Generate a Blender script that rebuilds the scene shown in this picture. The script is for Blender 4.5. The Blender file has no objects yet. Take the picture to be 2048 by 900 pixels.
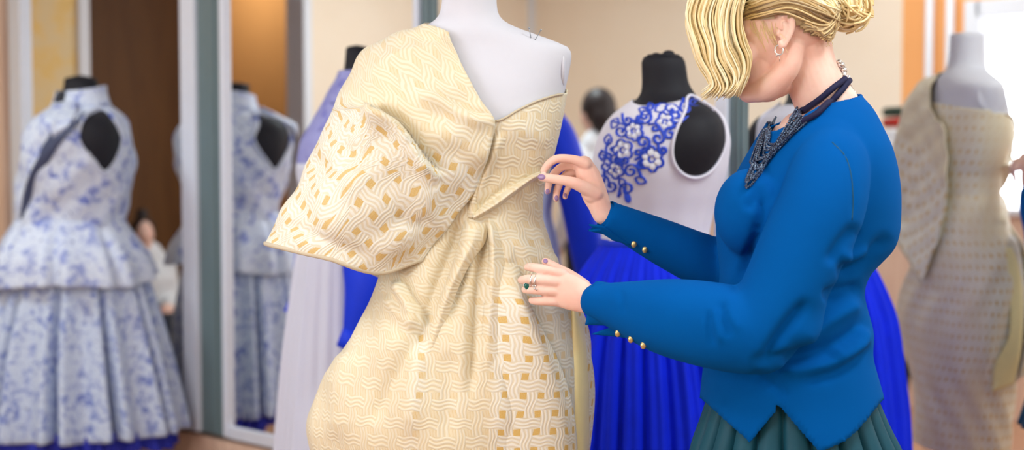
import bpy, bmesh, math, random
import numpy as np
from mathutils import Vector, Matrix, noise
random.seed(7)
rng = np.random.default_rng(7)
scene = bpy.context.scene
COL = scene.collection
PI = math.pi

# ------------------------------------------------------------------ camera
FPX, CX, CY = 2844.0, 1024.0, 450.0
CAMZ = 1.3
PITCH = math.atan(150 / FPX)
cd = bpy.data.cameras.new('camera')
cam = bpy.data.objects.new('camera', cd)
COL.objects.link(cam)
cam.location = (0, 0, CAMZ)
cam.rotation_euler = (PI / 2 - PITCH, 0, 0)
cd.sensor_width = 36
cd.lens = FPX / 2048 * 36
cd.clip_start = .05
cd.dof.use_dof = True
cd.dof.focus_distance = 2.80
cd.dof.aperture_fstop = 1.9
scene.camera = cam
CP, SP = math.cos(PITCH), math.sin(PITCH)


def P(px, py, Y):
    """point of the room seen at photo position (px, py) at distance Y into the room"""
    px, py, Y = np.broadcast_arrays(np.asarray(px, float), np.asarray(py, float), np.asarray(Y, float))
    xr, yu = (px - CX) / FPX, (CY - py) / FPX
    k = Y / (CP + yu * SP)
    return np.stack([xr * k, Y, CAMZ + (yu * CP - SP) * k], -1)


def proj(p):
    """measure where a point of the room falls in the photo"""
    p = np.asarray(p, float)
    x, y, z = p[..., 0], p[..., 1], p[..., 2] - CAMZ
    d = y * CP - z * SP
    u = y * SP + z * CP
    return CX + FPX * x / d, CY - FPX * u / d


def ppm(Y):
    return FPX / Y


# room axes: s runs along the mirrored wardrobe (to the right), q runs square to it (towards it)
TX, TY = .743, -.669
NX, NY = .669, .743
QM = 3.344          # the mirrors
QO = -.50           # the opposite wall
SL = -6.3           # the side wall


def R(s, q, z):
    return Vector((s * TX + q * NX, s * TY + q * NY, z))


def s_at(px):
    a = (px - CX) / FPX
    lam = QM / (NY + NX * a)
    return lam * (TX * a + TY)


def mirror_pt(px, py, Y):
    """real place of something seen in the mirror at (px, py), Y being the path length into the room"""
    p = P(px, py, Y)
    d = p[0] * NX + p[1] * NY - QM
    return Vector((p[0] - 2 * d * NX, p[1] - 2 * d * NY, p[2]))


# ------------------------------------------------------------------ objects
def link(o, parent=None):
    COL.objects.link(o)
    if parent is not None:
        o.parent = parent
        o.matrix_parent_inverse = parent.matrix_basis.inverted()
    return o


def thing(name, label, cat, loc=(0, 0, 0), group=None, rz=0):
    o = bpy.data.objects.new(name, None)
    COL.objects.link(o)
    o.location = loc
    o.rotation_euler = (0, 0, rz)
    o.empty_display_size = .1
    o['label'] = label
    o['category'] = cat
    if group:
        o['group'] = group
    return o


def tag(o, label, cat, group=None):
    o['label'] = label
    o['category'] = cat
    if group:
        o['group'] = group
    return o


def mesh_obj(name, me, mat, parent=None, smooth=True):
    o = bpy.data.objects.new(name, me)
    if mat is not None:
        for m in (mat if isinstance(mat, (list, tuple)) else [mat]):
            me.materials.append(m)
    if smooth and len(me.polygons):
        me.polygons.foreach_set('use_smooth', [True] * len(me.polygons))
    link(o, parent)
    return o


def struct(o):
    o['kind'] = 'structure'
    return o


class MB:
    """gathers verts and faces of one mesh"""

    def __init__(self):
        self.v, self.f, self.uv, self.c, self.m = [], [], [], [], []
        self.n = 0

    def add(self, verts, faces, tint=None, mi=0):
        verts = np.asarray(verts, float).reshape(-1, 3)
        self.v.append(verts)
        self.f += [tuple(int(i) + self.n for i in f) for f in faces]
        self.m += [mi] * len(faces)
        self.n += len(verts)
        self.c.append(np.full(len(verts), .5 if tint is None else tint))
        return self

    def mesh(self, name):
        me = bpy.data.meshes.new(name)
        V = np.concatenate(self.v) if self.v else np.zeros((0, 3))
        me.from_pydata(V.tolist(), [], self.f)
        if any(self.m):
            me.polygons.foreach_set('material_index', self.m)
        at = me.attributes.new('tint', 'FLOAT', 'POINT')
        at.data.foreach_set('value', np.concatenate(self.c).astype(np.float32))
        me.update()
        return me

    def build(self, name, mat, parent=None, smooth=True, solid=0, bevel=0, subsurf=0):
        o = mesh_obj(name, self.mesh(name), mat, parent, smooth)
        if bevel:
            b = o.modifiers.new('bevel', 'BEVEL')
            b.width = bevel
            b.segments = 2
            b.limit_method = 'ANGLE'
        if subsurf:
            s = o.modifiers.new('sub', 'SUBSURF')
            s.levels = s.render_levels = subsurf
        if solid:
            s = o.modifiers.new('solid', 'SOLIDIFY')
            s.thickness = solid
            s.offset = 0
        return o

    # shapes -------------------------------------------------------
    def box(self, c, size, axes=None, mi=0, tint=None):
        c = np.asarray(c, float)
        ax = np.eye(3) if axes is None else np.asarray(axes, float)
        vs = []
        for dz in (-.5, .5):
            for dx, dy in ((-.5, -.5), (.5, -.5), (.5, .5), (-.5, .5)):
                vs.append(c + ax[0] * dx * size[0] + ax[1] * dy * size[1] + ax[2] * dz * size[2])
        return self.add(vs, [(3, 2, 1, 0), (4, 5, 6, 7), (0, 1, 5, 4), (1, 2, 6, 5), (2, 3, 7, 6), (3, 0, 4, 7)], tint, mi)

    def room_box(self, s0, s1, q0, q1, z0, z1, mi=0):
        c = R((s0 + s1) / 2, (q0 + q1) / 2, (z0 + z1) / 2)
        return self.box(c, (s1 - s0, q1 - q0, z1 - z0), [(TX, TY, 0), (NX, NY, 0), (0, 0, 1)], mi)

    def tube(self, pts, rad, n=12, caps=True, flat=None, tint=None, closed=False, mi=0, dens=None):
        """swept round tube; rad may be a list, or pairs (r1, r2) with flat giving the direction of r1"""
        pts = np.asarray(pts, float)
        rad = np.asarray(rad, float)
        if rad.ndim == 0:
            rad = np.full(len(pts), float(rad))
        if dens:
            pts, rad = dense(pts, dens), dense(rad, dens)
        if rad.ndim == 1:
            rad = np.stack([rad, rad], -1)
        m = len(pts)
        if closed:
            T = np.roll(pts, -1, 0) - np.roll(pts, 1, 0)
        else:
            T = np.gradient(pts, axis=0)
        T /= np.linalg.norm(T, axis=1)[:, None] + 1e-12
        if flat is not None:
            a = np.asarray(flat, float)
        else:
            a = np.array((0, 0, 1.)) if abs(T[0][2]) < .9 else np.array((1., 0, 0))
        A = []
        for t in T:
            a = a - t * a.dot(t)
            a = a / (np.linalg.norm(a) + 1e-12)
            A.append(a)
            if flat is not None:
                a = np.asarray(flat, float)
        A = np.array(A)
        B = np.cross(T, A)
        th = np.linspace(0, 2 * PI, n, endpoint=False)
        ring = pts[:, None] + rad[:, 0, None, None] * np.cos(th)[None, :, None] * A[:, None] + rad[:, 1, None, None] * np.sin(th)[None, :, None] * B[:, None]
        vs = ring.reshape(-1, 3)
        fs = []
        mm = m if closed else m - 1
        for i in range(mm):
            k = (i + 1) % m
            for j in range(n):
                l = (j + 1) % n
                fs.append((i * n + j, i * n + l, k * n + l, k * n + j))
        if caps and not closed:
            fs.append(tuple(range(n - 1, -1, -1)))
            fs.append(tuple((m - 1) * n + j for j in range(n)))
        return self.add(vs, fs, tint, mi)

    def limb(self, pts, rad, n=14, dens=5, **k):
        """tapered tube with round ends"""
        pts, rad = dense(np.asarray(pts, float), dens), dense(np.asarray(rad, float), dens)
        rd = rad if rad.ndim == 1 else rad.max(1)
        t0 = pts[0] - pts[1]
        t0 /= np.linalg.norm(t0)
        t1 = pts[-1] - pts[-2]
        t1 /= np.linalg.norm(t1)
        e = [(.35, .94), (.7, .72), (.92, .4), (.995, .1)]
        P0 = [pts[0] + t0 * rd[0] * a for a, b in reversed(e)]
        P1 = [pts[-1] + t1 * rd[-1] * a for a, b in e]
        R0 = [rad[0] * b for a, b in reversed(e)]
        R1 = [rad[-1] * b for a, b in e]
        return self.tube(np.concatenate([P0, pts, P1]), np.concatenate([R0, rad, R1]), n, **k)

    def ell(self, c, r, axes=None, nu=24, nv=14, tint=None, mi=0):
        c = np.asarray(c, float)
        ax = np.eye(3) if axes is None else np.asarray(axes, float)
        vs, fs = [], []
        for j in range(nv + 1):
            ph = PI * j / nv
            for i in range(nu):
                th = 2 * PI * i / nu
                q = (math.sin(ph) * math.cos(th) * r[0], math.sin(ph) * math.sin(th) * r[1], math.cos(ph) * r[2])
                vs.append(c + ax[0] * q[0] + ax[1] * q[1] + ax[2] * q[2])
        for j in range(nv):
            for i in range(nu):
                l = (i + 1) % nu
                a, b, c2, d = j * nu + i, (j + 1) * nu + i, (j + 1) * nu + l, j * nu + l
                if j == 0:
                    fs.append((a, b, c2))
                elif j == nv - 1:
                    fs.append((a, b, d))
                else:
                    fs.append((a, b, c2, d))
        return self.add(vs, fs, tint, mi)

    def lathe(self, prof, c=(0, 0), n=32, mi=0):
        """prof = [(r, z), ...] turned about the vertical through c"""
        vs, fs = [], []
        for r, z in prof:
            for i in range(n):
                a = 2 * PI * i / n
                vs.append((c[0] + r * math.cos(a), c[1] + r * math.sin(a), z))
        m = len(prof)
        for j in range(m - 1):
            for i in range(n):
                l = (i + 1) % n
                fs.append((j * n + i, j * n + l, (j + 1) * n + l, (j + 1) * n + i))
        if prof[0][0] > 1e-4:
            fs.append(tuple(range(n - 1, -1, -1)))
        if prof[-1][0] > 1e-4:
            fs.append(tuple((m - 1) * n + i for i in range(n)))
        return self.add(vs, fs, None, mi)


def dense(a, k):
    """Catmull-Rom through the rows of a, k points per span"""
    a = np.asarray(a, float)
    one = a.ndim == 1
    if one:
        a = a[:, None]
    if len(a) < 3:
        t = np.linspace(0, 1, k + 1)[:, None]
        o = a[0] * (1 - t) + a[-1] * t
        return o[:, 0] if one else o
    e = np.concatenate([[2 * a[0] - a[1]], a, [2 * a[-1] - a[-2]]])
    out = []
    for i in range(1, len(e) - 2):
        p0, p1, p2, p3 = e[i - 1], e[i], e[i + 1], e[i + 2]
        for j in range(k):
            t = j / k
            out.append(.5 * (2 * p1 + (p2 - p0) * t + (2 * p0 - 5 * p1 + 4 * p2 - p3) * t * t + (3 * p1 - p0 - 3 * p2 + p3) * t ** 3))
    out.append(a[-1])
    o = np.array(out)
    return o[:, 0] if one else o


def resample(path, n):
    """n points evenly along a smooth path"""
    d = dense(np.asarray(path, float), 12)
    L = np.concatenate([[0], np.cumsum(np.linalg.norm(np.diff(d, axis=0), axis=1))])
    t = np.linspace(0, L[-1], n)
    return np.stack([np.interp(t, L, d[:, i]) for i in range(d.shape[1])], -1)


def pchip(x, y):
    x, y = np.asarray(x, float), np.asarray(y, float)
    o = np.argsort(x)
    x, y = x[o], y[o]
    h = np.diff(x)
    d = np.diff(y) / h
    m = np.zeros_like(y)
    for i in range(1, len(x) - 1):
        if d[i - 1] * d[i] > 0:
            w1, w2 = 2 * h[i] + h[i - 1], h[i] + 2 * h[i - 1]
            m[i] = (w1 + w2) / (w1 / d[i - 1] + w2 / d[i])
    m[0], m[-1] = d[0], d[-1]

    def f(q):
        q = np.clip(np.asarray(q, float), x[0], x[-1])
        i = np.clip(np.searchsorted(x, q) - 1, 0, len(h) - 1)
        t = (q - x[i]) / h[i]
        return ((2 * t ** 3 - 3 * t ** 2 + 1) * y[i] + (t ** 3 - 2 * t ** 2 + t) * h[i] * m[i] + (-2 * t ** 3 + 3 * t ** 2) * y[i + 1] + (t ** 3 - t ** 2) * h[i] * m[i + 1])
    return f


class Prof:
    """upright body of oval cross sections; rows (py, px_left, px_right, front, back[, power]) taken at distance Y"""

    def __init__(self, Y, rows, p=2.0):
        self.Y = Y
        rows = [tuple(r) + (p,) * (6 - len(r)) for r in rows]
        z = [P(1024, r[0], Y)[2] for r in rows]
        self.zs = z
        self.fl = pchip(z, [P(r[1], r[0], Y)[0] for r in rows])
        self.fr = pchip(z, [P(r[2], r[0], Y)[0] for r in rows])
        self.ff = pchip(z, [r[3] for r in rows])
        self.fb = pchip(z, [r[4] for r in rows])
        self.fp = pchip(z, [r[5] for r in rows])
        self.zmax, self.zmin = max(z), min(z)

    def z(self, py):
        return float(P(1024, py, self.Y)[2])

    def pos(self, th, z, off=0.):
        th, z, off = np.broadcast_arrays(np.asarray(th, float), np.asarray(z, float), np.asarray(off, float))
        l, r = self.fl(z), self.fr(z)
        c, a = (l + r) / 2, (r - l) / 2 + off
        e = 2 / self.fp(z)
        cs, sn = np.cos(th), np.sin(th)
        b = np.where(sn < 0, self.ff(z), self.fb(z)) + off
        return np.stack([c + a * np.sign(cs) * np.abs(cs) ** e, self.Y + b * np.sign(sn) * np.abs(sn) ** e, z], -1)

    def front(self, px, py, off=0.):
        """point of the camera side surface seen at (px, py) -> (theta, z, point)"""
        Y = self.Y - float(self.ff(self.z(py))) * .8
        for _ in range(6):
            q = P(px, py, Y)
            l, r = float(self.fl(q[2])), float(self.fr(q[2]))
            c, a = (l + r) / 2, (r - l) / 2 + off
            e = 2 / float(self.fp(q[2]))
            t = max(-1, min(1, (q[0] - c) / a))
            cs = math.copysign(abs(t) ** (1 / e), t)
            th = -math.acos(max(-1, min(1, cs)))
            pt = self.pos(th, q[2], off)
            Y = float(pt[1])
        return th, float(q[2]), pt


def push_out(G, prof, off):
    """keeps cloth clear of the form inside it"""
    z = np.clip(G[..., 2], prof.zmin, prof.zmax)
    c, a = (prof.fl(z) + prof.fr(z)) / 2, (prof.fr(z) - prof.fl(z)) / 2 + off
    dy = G[..., 1] - prof.Y
    b = np.where(dy < 0, prof.ff(z), prof.fb(z)) + off
    p = prof.fp(z)
    rho = np.abs((G[..., 0] - c) / a) ** p + np.abs(dy / b) ** p
    k = np.where((rho < 1) & (G[..., 2] < prof.zmax), np.maximum(rho, 1e-4) ** (-1 / p), 1.)
    k = np.clip(k, 1, 1.5)
    out = G.copy()
    out[..., 0] = c + (G[..., 0] - c) * k
    out[..., 1] = prof.Y + dy * k
    return out


def grid_mesh(name, G, closed=False, uv=None, tint=None):
    """G[i, j] points; i runs round (closed or not), j runs along"""
    nu, nv = G.shape[:2]
    V = G.reshape(-1, 3)
    idx = np.arange(nu * nv).reshape(nu, nv)
    A = np.concatenate([idx, idx[:1]]) if closed else idx
    F = np.stack([A[:-1, :-1], A[1:, :-1], A[1:, 1:], A[:-1, 1:]], -1).reshape(-1, 4)
    me = bpy.data.meshes.new(name)
    me.from_pydata(V.tolist(), [], F.tolist())
    if uv is not None:
        U = np.concatenate([uv, uv[:1] + np.array([uv_span(uv), 0])]) if closed else uv
        L = np.stack([U[:-1, :-1], U[1:, :-1], U[1:, 1:], U[:-1, 1:]], -2).reshape(-1, 2)
        lay = me.uv_layers.new(name='UVMap')
        lay.data.foreach_set('uv', L.astype(np.float32).ravel())
    if tint is not None:
        at = me.attributes.new('tint', 'FLOAT', 'POINT')
        at.data.foreach_set('value', tint.astype(np.float32).ravel())
    me.update()
    return me


def uv_span(uv):
    return float((uv[-1, :, 0] - uv[0, :, 0]).mean() * len(uv) / (len(uv) - 1))


def arc_uv(G):
    """uv in metres from arc lengths along the two directions"""
    du = np.linalg.norm(np.diff(G, axis=0), axis=2)
    dv = np.linalg.norm(np.diff(G, axis=1), axis=2)
    u = np.concatenate([np.zeros((1, G.shape[1])), np.cumsum(du, 0)])
    v = np.concatenate([np.zeros((G.shape[0], 1)), np.cumsum(dv, 1)], 1)
    return np.stack([u, v], -1)


def patch(ctrl, ku=10, kv=10):
    """smooth surface through a net of control points ctrl[i][j] = (px, py, Y)"""
    C = np.array([[P(*c) for c in row] for row in ctrl])
    A = np.stack([dense(C[i], kv) for i in range(C.shape[0])])
    return np.stack([dense(A[:, j], ku) for j in range(A.shape[1])], 1)


def normals(G, closed=False):
    if closed:
        du = np.roll(G, -1, 0) - np.roll(G, 1, 0)
    else:
        du = np.gradient(G, axis=0)
    dv = np.gradient(G, axis=1)
    n = np.cross(du, dv)
    return n / (np.linalg.norm(n, axis=-1, keepdims=True) + 1e-12)


def fold(V, N, lines, front_only=True):
    """cloth folds: each line = (path in photo px, width px, height m, kind); moves the cloth along its normals"""
    x, y = proj(V)
    face = np.clip(-(N[..., 1]) * 3, 0, 1) if front_only else 1.
    D = np.zeros(x.shape)
    for path, w, h, kind in lines:
        pth = np.asarray(path, float)
        pth = dense(pth, 8)
        best = np.full(x.shape, 1e9)
        sg = np.zeros(x.shape)
        tt = np.zeros(x.shape)
        n = len(pth) - 1
        for k in range(n):
            a, b = pth[k], pth[k + 1]
            ab = b - a
            L2 = ab.dot(ab) + 1e-9
            t = np.clip(((x - a[0]) * ab[0] + (y - a[1]) * ab[1]) / L2, 0, 1)
            dx, dy = x - a[0] - t * ab[0], y - a[1] - t * ab[1]
            d = dx * dx + dy * dy
            m = d < best
            best = np.where(m, d, best)
            sg = np.where(m, np.sign(ab[0] * dy - ab[1] * dx), sg)
            tt = np.where(m, (k + t) / n, tt)
        d = np.sqrt(best)
        env = np.clip(np.minimum(tt, 1 - tt) * 6, 0, 1) if kind[-1] != '!' else np.clip((1 - tt) * 5, 0, 1)
        env = np.where(tt <= 0, 0, env) if kind[-1] != '!' else env
        k = kind.rstrip('!')
        if k == 'ridge':
            D += h * np.exp(-(d / w) ** 2) * env
        elif k == 'step':      # the right hand side of the line stands up, falling off over width w
            q = .5 + .5 * np.tanh(sg * d / 4.5)
            D += h * env * (q * np.exp(-(d / w) ** 2) - (1 - q) * np.exp(-(d / (w * .6)) ** 2) * .6)
        elif k == 'pleat':     # ridge with a valley on its left
            D += h * env * (np.exp(-(d / w) ** 2) - .8 * np.exp(-((d * np.where(sg < 0, 1, -1) - w * 1.3) / (w * .6)) ** 2))
    return V + N * (D * face)[..., None]


def union(mb, voxel, smooth=4, name='body', fac=.5):
    """melts the shapes in mb into one continuous skin"""
    me = mb.mesh(name + '_raw')
    o = bpy.data.objects.new(name + '_raw', me)
    COL.objects.link(o)
    m = o.modifiers.new('r', 'REMESH')
    m.mode = 'VOXEL'
    m.voxel_size = voxel
    m.use_smooth_shade = True
    if smooth:
        s = o.modifiers.new('s', 'SMOOTH')
        s.iterations = smooth
        s.factor = fac
    dg = bpy.context.evaluated_depsgraph_get()
    dg.update()
    out = bpy.data.meshes.new_from_object(o.evaluated_get(dg))
    out.name = name
    bpy.data.objects.remove(o)
    bpy.data.meshes.remove(me)
    return out


def get_co(me):
    a = np.empty(len(me.vertices) * 3, np.float32)
    me.vertices.foreach_get('co', a)
    return a.reshape(-1, 3).astype(float)


def get_no(me):
    a = np.empty(len(me.vertices) * 3, np.float32)
    me.vertices.foreach_get('normal', a)
    return a.reshape(-1, 3).astype(float)


def set_co(me, V):
    me.vertices.foreach_set('co', np.asarray(V, np.float32).ravel())
    me.update()


# ------------------------------------------------------------------ materials
def srgb(r, g, b):
    f = lambda c: c / 12.92 if c <= .04045 else ((c + .055) / 1.055) ** 2.4
    return (f(r / 255), f(g / 255), f(b / 255), 1)


class NT:
    """little node language"""

    def __init__(self, name, rough=.6, spec=.3, **kw):
        self.mat = bpy.data.materials.new(name)
        self.mat.use_nodes = True
        self.t = self.mat.node_tree
        self.b = self.t.nodes['Principled BSDF']
        self.b.inputs['Roughness'].default_value = rough
        self.b.inputs['Specular IOR Level'].default_value = spec
        for k, v in kw.items():
            self.b.inputs[k.replace('_', ' ')].default_value = v

    def n(self, ty, **kw):
        nd = self.t.nodes.new('ShaderNode' + ty)
        for k, v in kw.items():
            setattr(nd, k, v)
        return nd

    def put(self, sock, v):
        if hasattr(v, 'is_output'):
            self.t.links.new(v, sock)
        else:
            sock.default_value = v

    def m(self, op, a, b=0., c=0.):
        nd = self.n('Math', operation=op)
        for i, v in enumerate((a, b, c)):
            if i < len(nd.inputs):
                self.put(nd.inputs[i], v)
        return nd.outputs[0]

    def step(self, x, a, b):
        nd = self.n('MapRange', interpolation_type='SMOOTHSTEP')
        self.put(nd.inputs[0], x)
        self.put(nd.inputs[1], a)
        self.put(nd.inputs[2], b)
        return nd.outputs[0]

    def mix(self, f, a, b):
        nd = self.n('Mix', data_type='RGBA')
        self.put(nd.inputs[0], f)
        self.put(nd.inputs[6], a)
        self.put(nd.inputs[7], b)
        return nd.outputs[2]

    def coord(self, which='Object'):
        return self.n('TexCoord').outputs[which]

    def noise(self, vec, scale, detail=3., rough=.5, dist=0.):
        nd = self.n('TexNoise')
        self.put(nd.inputs['Vector'], vec)
        nd.inputs['Scale'].default_value = scale
        nd.inputs['Detail'].default_value = detail
        nd.inputs['Roughness'].default_value = rough
        nd.inputs['Distortion'].default_value = dist
        return nd.outputs['Fac']

    def voro(self, vec, scale, feature='F1'):
        nd = self.n('TexVoronoi', feature=feature)
        self.put(nd.inputs['Vector'], vec)
        nd.inputs['Scale'].default_value = scale
        return nd.outputs['Distance']

    def scale(self, vec, s):
        nd = self.n('Mapping')
        self.put(nd.inputs[0], vec)
        nd.inputs['Scale'].default_value = s
        return nd.outputs[0]

    def bump(self, h, strength=.3, dist=.002):
        nd = self.n('Bump')
        nd.inputs['Strength'].default_value = strength
        nd.inputs['Distance'].default_value = dist
        self.put(nd.inputs['Height'], h)
        self.t.links.new(nd.outputs[0], self.b.inputs['Normal'])

    def col(self, v):
        self.put(self.b.inputs['Base Color'], v)
        return self

    def attr(self, name):
        return self.n('Attribute', attribute_name=name).outputs['Fac']


def plain(name, rgb, rough=.6, spec=.3, var=.06, sc=30, **kw):
    k = NT(name, rough, spec, **kw)
    c = srgb(*rgb)
    lo = tuple(x * (1 - var) for x in c[:3]) + (1,)
    hi = tuple(min(1, x * (1 + var)) for x in c[:3]) + (1,)
    f = k.noise(k.coord(), sc, 3)
    k.col(k.mix(f, lo, hi))
    return k.mat


M = {}
# ------------------------------------------------------------------ the materials of the shop
def brocade(name, tone=1.0, gold=1.0, bands=1.0, grey=0.0):
    """woven basket brocade: bundles of raised wavy cords over a golden ground"""
    k = NT(name, rough=.5, spec=.3)
    k.b.inputs['Sheen Weight'].default_value = .15
    uv = k.coord('UV')
    wob = k.n('TexNoise')
    k.put(wob.inputs['Vector'], uv)
    wob.inputs['Scale'].default_value = 22
    wob.inputs['Detail'].default_value = 2
    sub = k.n('VectorMath', operation='SUBTRACT')
    k.put(sub.inputs[0], wob.outputs['Color'])
    sub.inputs[1].default_value = (.5, .5, .5)
    sc = k.n('VectorMath', operation='SCALE')
    k.put(sc.inputs[0], sub.outputs[0])
    sc.inputs['Scale'].default_value = .012
    ad = k.n('VectorMath', operation='ADD')
    k.put(ad.inputs[0], uv)
    k.put(ad.inputs[1], sc.outputs[0])
    sp = k.n('SeparateXYZ')
    k.put(sp.inputs[0], ad.outputs[0])
    U = k.m('DIVIDE', sp.outputs[0], .034)
    V = k.m('DIVIDE', sp.outputs[1], .037)
    iu, iv = k.m('FLOOR', U), k.m('FLOOR', V)
    fu = k.m('SUBTRACT', k.m('SUBTRACT', U, iu), .5)
    fv = k.m('SUBTRACT', k.m('SUBTRACT', V, iv), .5)
    par = k.m('SUBTRACT', k.m('MULTIPLY', k.m('FLOORED_MODULO', k.m('ADD', iu, iv), 2.), 2.), 1.)   # -1 / +1
    # which bundle is on top
    wu = k.m('COSINE', k.m('MULTIPLY', fu, PI))
    wv = k.m('COSINE', k.m('MULTIPLY', fv, PI))
    inh = k.m('LESS_THAN', k.m('ABSOLUTE', fv), .325)
    inv = k.m('LESS_THAN', k.m('ABSOLUTE', fu), .315)
    hh = k.m('MULTIPLY', inh, k.m('ADD', 1.0, k.m('MULTIPLY', k.m('MULTIPLY', par, wu), .9)))
    hv = k.m('MULTIPLY', inv, k.m('SUBTRACT', 1.0, k.m('MULTIPLY', k.m('MULTIPLY', par, wv), .9)))
    top = k.m('GREATER_THAN', hh, hv)
    gap = k.m('MULTIPLY', k.m('SUBTRACT', 1., inh), k.m('SUBTRACT', 1., inv))
    # cords inside the bundles
    wavh = k.m('MULTIPLY', k.m('SINE', k.m('MULTIPLY', U, 2 * PI)), .055)
    wavv = k.m('MULTIPLY', k.m('SINE', k.m('MULTIPLY', V, 2 * PI)), .055)
    ch = k.m('COSINE', k.m('MULTIPLY', k.m('ADD', fv, wavh), 2 * PI / .216))
    cv = k.m('COSINE', k.m('MULTIPLY', k.m('ADD', fu, wavv), 2 * PI / .21))
    cord = k.m('ADD', k.m('MULTIPLY', top, ch), k.m('MULTIPLY', k.m('SUBTRACT', 1., top), cv))
    cord01 = k.m('MULTIPLY_ADD', cord, .5, .5)
    # where the golden ground is left bare: large soft areas, as woven
    region = k.step(k.m('ADD', k.attr('tint'), k.m('MULTIPLY', k.m('SUBTRACT', k.noise(uv, 7., 2.), .5), .9)), .25, .75)
    spark = k.step(k.noise(uv, 900, 2.), .5, .75)
    cream = srgb(232 * tone, 228 * tone, 215 * tone)
    line = srgb(220 * tone, 206 * tone, 174 * tone)
    warm = srgb(228 * tone, 215 * tone, 186 * tone)
    c = k.mix(k.m('MULTIPLY', k.step(cord01, .62, .25), .75 * bands), cream, line)
    calm = k.mix(k.m('MULTIPLY', k.step(cord01, .55, .2), .6), warm, srgb(218 * tone, 195 * tone, 148 * tone))
    c = k.mix(k.m('MULTIPLY', k.m('SUBTRACT', 1., region), .8), c, calm)
    g = k.mix(spark, srgb(208, 166, 76), srgb(240, 212, 128))
    gg = k.m('MULTIPLY', gap, k.m('MULTIPLY_ADD', region, .74 * gold, .16 * gold))
    c = k.mix(gg, c, g)
    if grey:
        c = k.mix(grey, c, srgb(192, 192, 186))
    k.col(c)
    h = k.m('MULTIPLY', k.m('SUBTRACT', 1., gap), k.m('MULTIPLY_ADD', cord01, .55, k.m('MULTIPLY', k.m('MAXIMUM', hh, hv), .35)))
    k.bump(h, .55, .0022)
    return k.mat


M['brocade'] = brocade('cream brocade')
M['brocade_cape'] = brocade('cream brocade of the drape', gold=.9)
M['brocade_under'] = brocade('cream brocade reverse side', tone=.96, gold=1.35, grey=.55)
M['gown_lining'] = plain('pale yellow satin lining', (236, 222, 166), .45, .4, .05, 40)
M['form_white'] = plain('white stretch cloth of the dress form', (208, 208, 217), .8, .15, .015, 60)
M['form_black'] = plain('black stretch cloth of the dress form', (26, 26, 34), .65, .3, .1, 60)
M['steel'] = plain('brushed steel', (150, 155, 160), .35, .5, .05, 40, Metallic=.9)


def floral(name, base, blue, dark, sc=26, amount=.53):
    k = NT(name, .55, .3)
    co = k.coord()
    a = k.noise(co, sc, 4, .6, .6)
    b = k.noise(co, sc * 2.3, 3, .6, 1.2)
    d = k.noise(co, sc * .35, 2)
    c = k.mix(k.step(b, .46, .62), base, tuple(x * .80 + y * .20 for x, y in zip(base, blue)))
    c = k.mix(k.m('MULTIPLY', k.step(a, amount + .03, amount + .13), k.m('MULTIPLY_ADD', d, 1.2, .1)), c, blue)
    c = k.mix(k.m('MULTIPLY', k.step(b, .62, .70), .8), c, dark)
    k.col(c)
    return k.mat


M['floral'] = floral('blue floral jacquard', srgb(212, 220, 236), srgb(84, 104, 194), srgb(66, 74, 120), 22, .49)
M['floral_skirt'] = floral('blue floral jacquard of the skirt', srgb(202, 214, 234), srgb(92, 112, 192), srgb(84, 88, 128), 34, .47)
M['lilac_floral'] = floral('lilac blue floral', srgb(150, 152, 208), srgb(96, 96, 188), srgb(70, 70, 140), 18, .5)
M['ribbon_dark'] = plain('slate ribbon', (72, 80, 108), .6)


def tulle(name, rgb, alpha):
    k = NT(name, .7, .2)
    k.col(srgb(*rgb))
    f = k.noise(k.scale(k.coord(), (1, 1, .12)), 60, 2)
    k.put(k.b.inputs['Alpha'], k.m('MULTIPLY_ADD', f, .5, alpha - .25))
    return k.mat


M['tulle_violet'] = tulle('blue tulle frill', (54, 62, 190), .8)
M['white_satin'] = plain('white satin', (208, 210, 228), .5, .35, .02, 15)
M['royal'] = plain('royal blue crepe', (8, 52, 214), .6, .3, .1, 12)
M['royal_tulle'] = plain('royal blue tulle', (6, 40, 226), .75, .2, .18, 14)
M['embroidery_blue'] = plain('blue embroidery thread', (40, 76, 208), .5, .4, .12, 80)
M['embroidery_pale'] = plain('white embroidery thread', (236, 236, 246), .5, .4, .04, 80)
M['white_top'] = plain('white crepe', (228, 226, 240), .6, .3, .02, 25)

# knit of the sweater
k = NT('teal blue fine knit', .9, .05)
k.b.inputs['Sheen Weight'].default_value = .08
k.b.inputs['Sheen Tint'].default_value = srgb(40, 150, 230)
f = k.noise(k.coord(), 6, 2)
k.col(k.mix(f, srgb(0, 78, 150), srgb(0, 86, 162)))
w = k.n('TexWave', wave_type='BANDS', bands_direction='X')
w.inputs['Scale'].default_value = 160
w.inputs['Distortion'].default_value = 1.5
k.bump(w.outputs['Fac'], .12, .001)
M['knit'] = k.mat
M['skirt_teal'] = plain('dark teal skirt cloth', (14, 74, 92), .6, .3, .12, 14)
M['gold'] = plain('gold button metal', (214, 190, 130), .3, .6, .05, 90, Metallic=.8)
M['silver'] = plain('silver', (226, 226, 226), .2, .6, .03, 90, Metallic=.95)
M['emerald'] = plain('green stone', (0, 96, 88), .15, .6, .2, 300)

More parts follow.
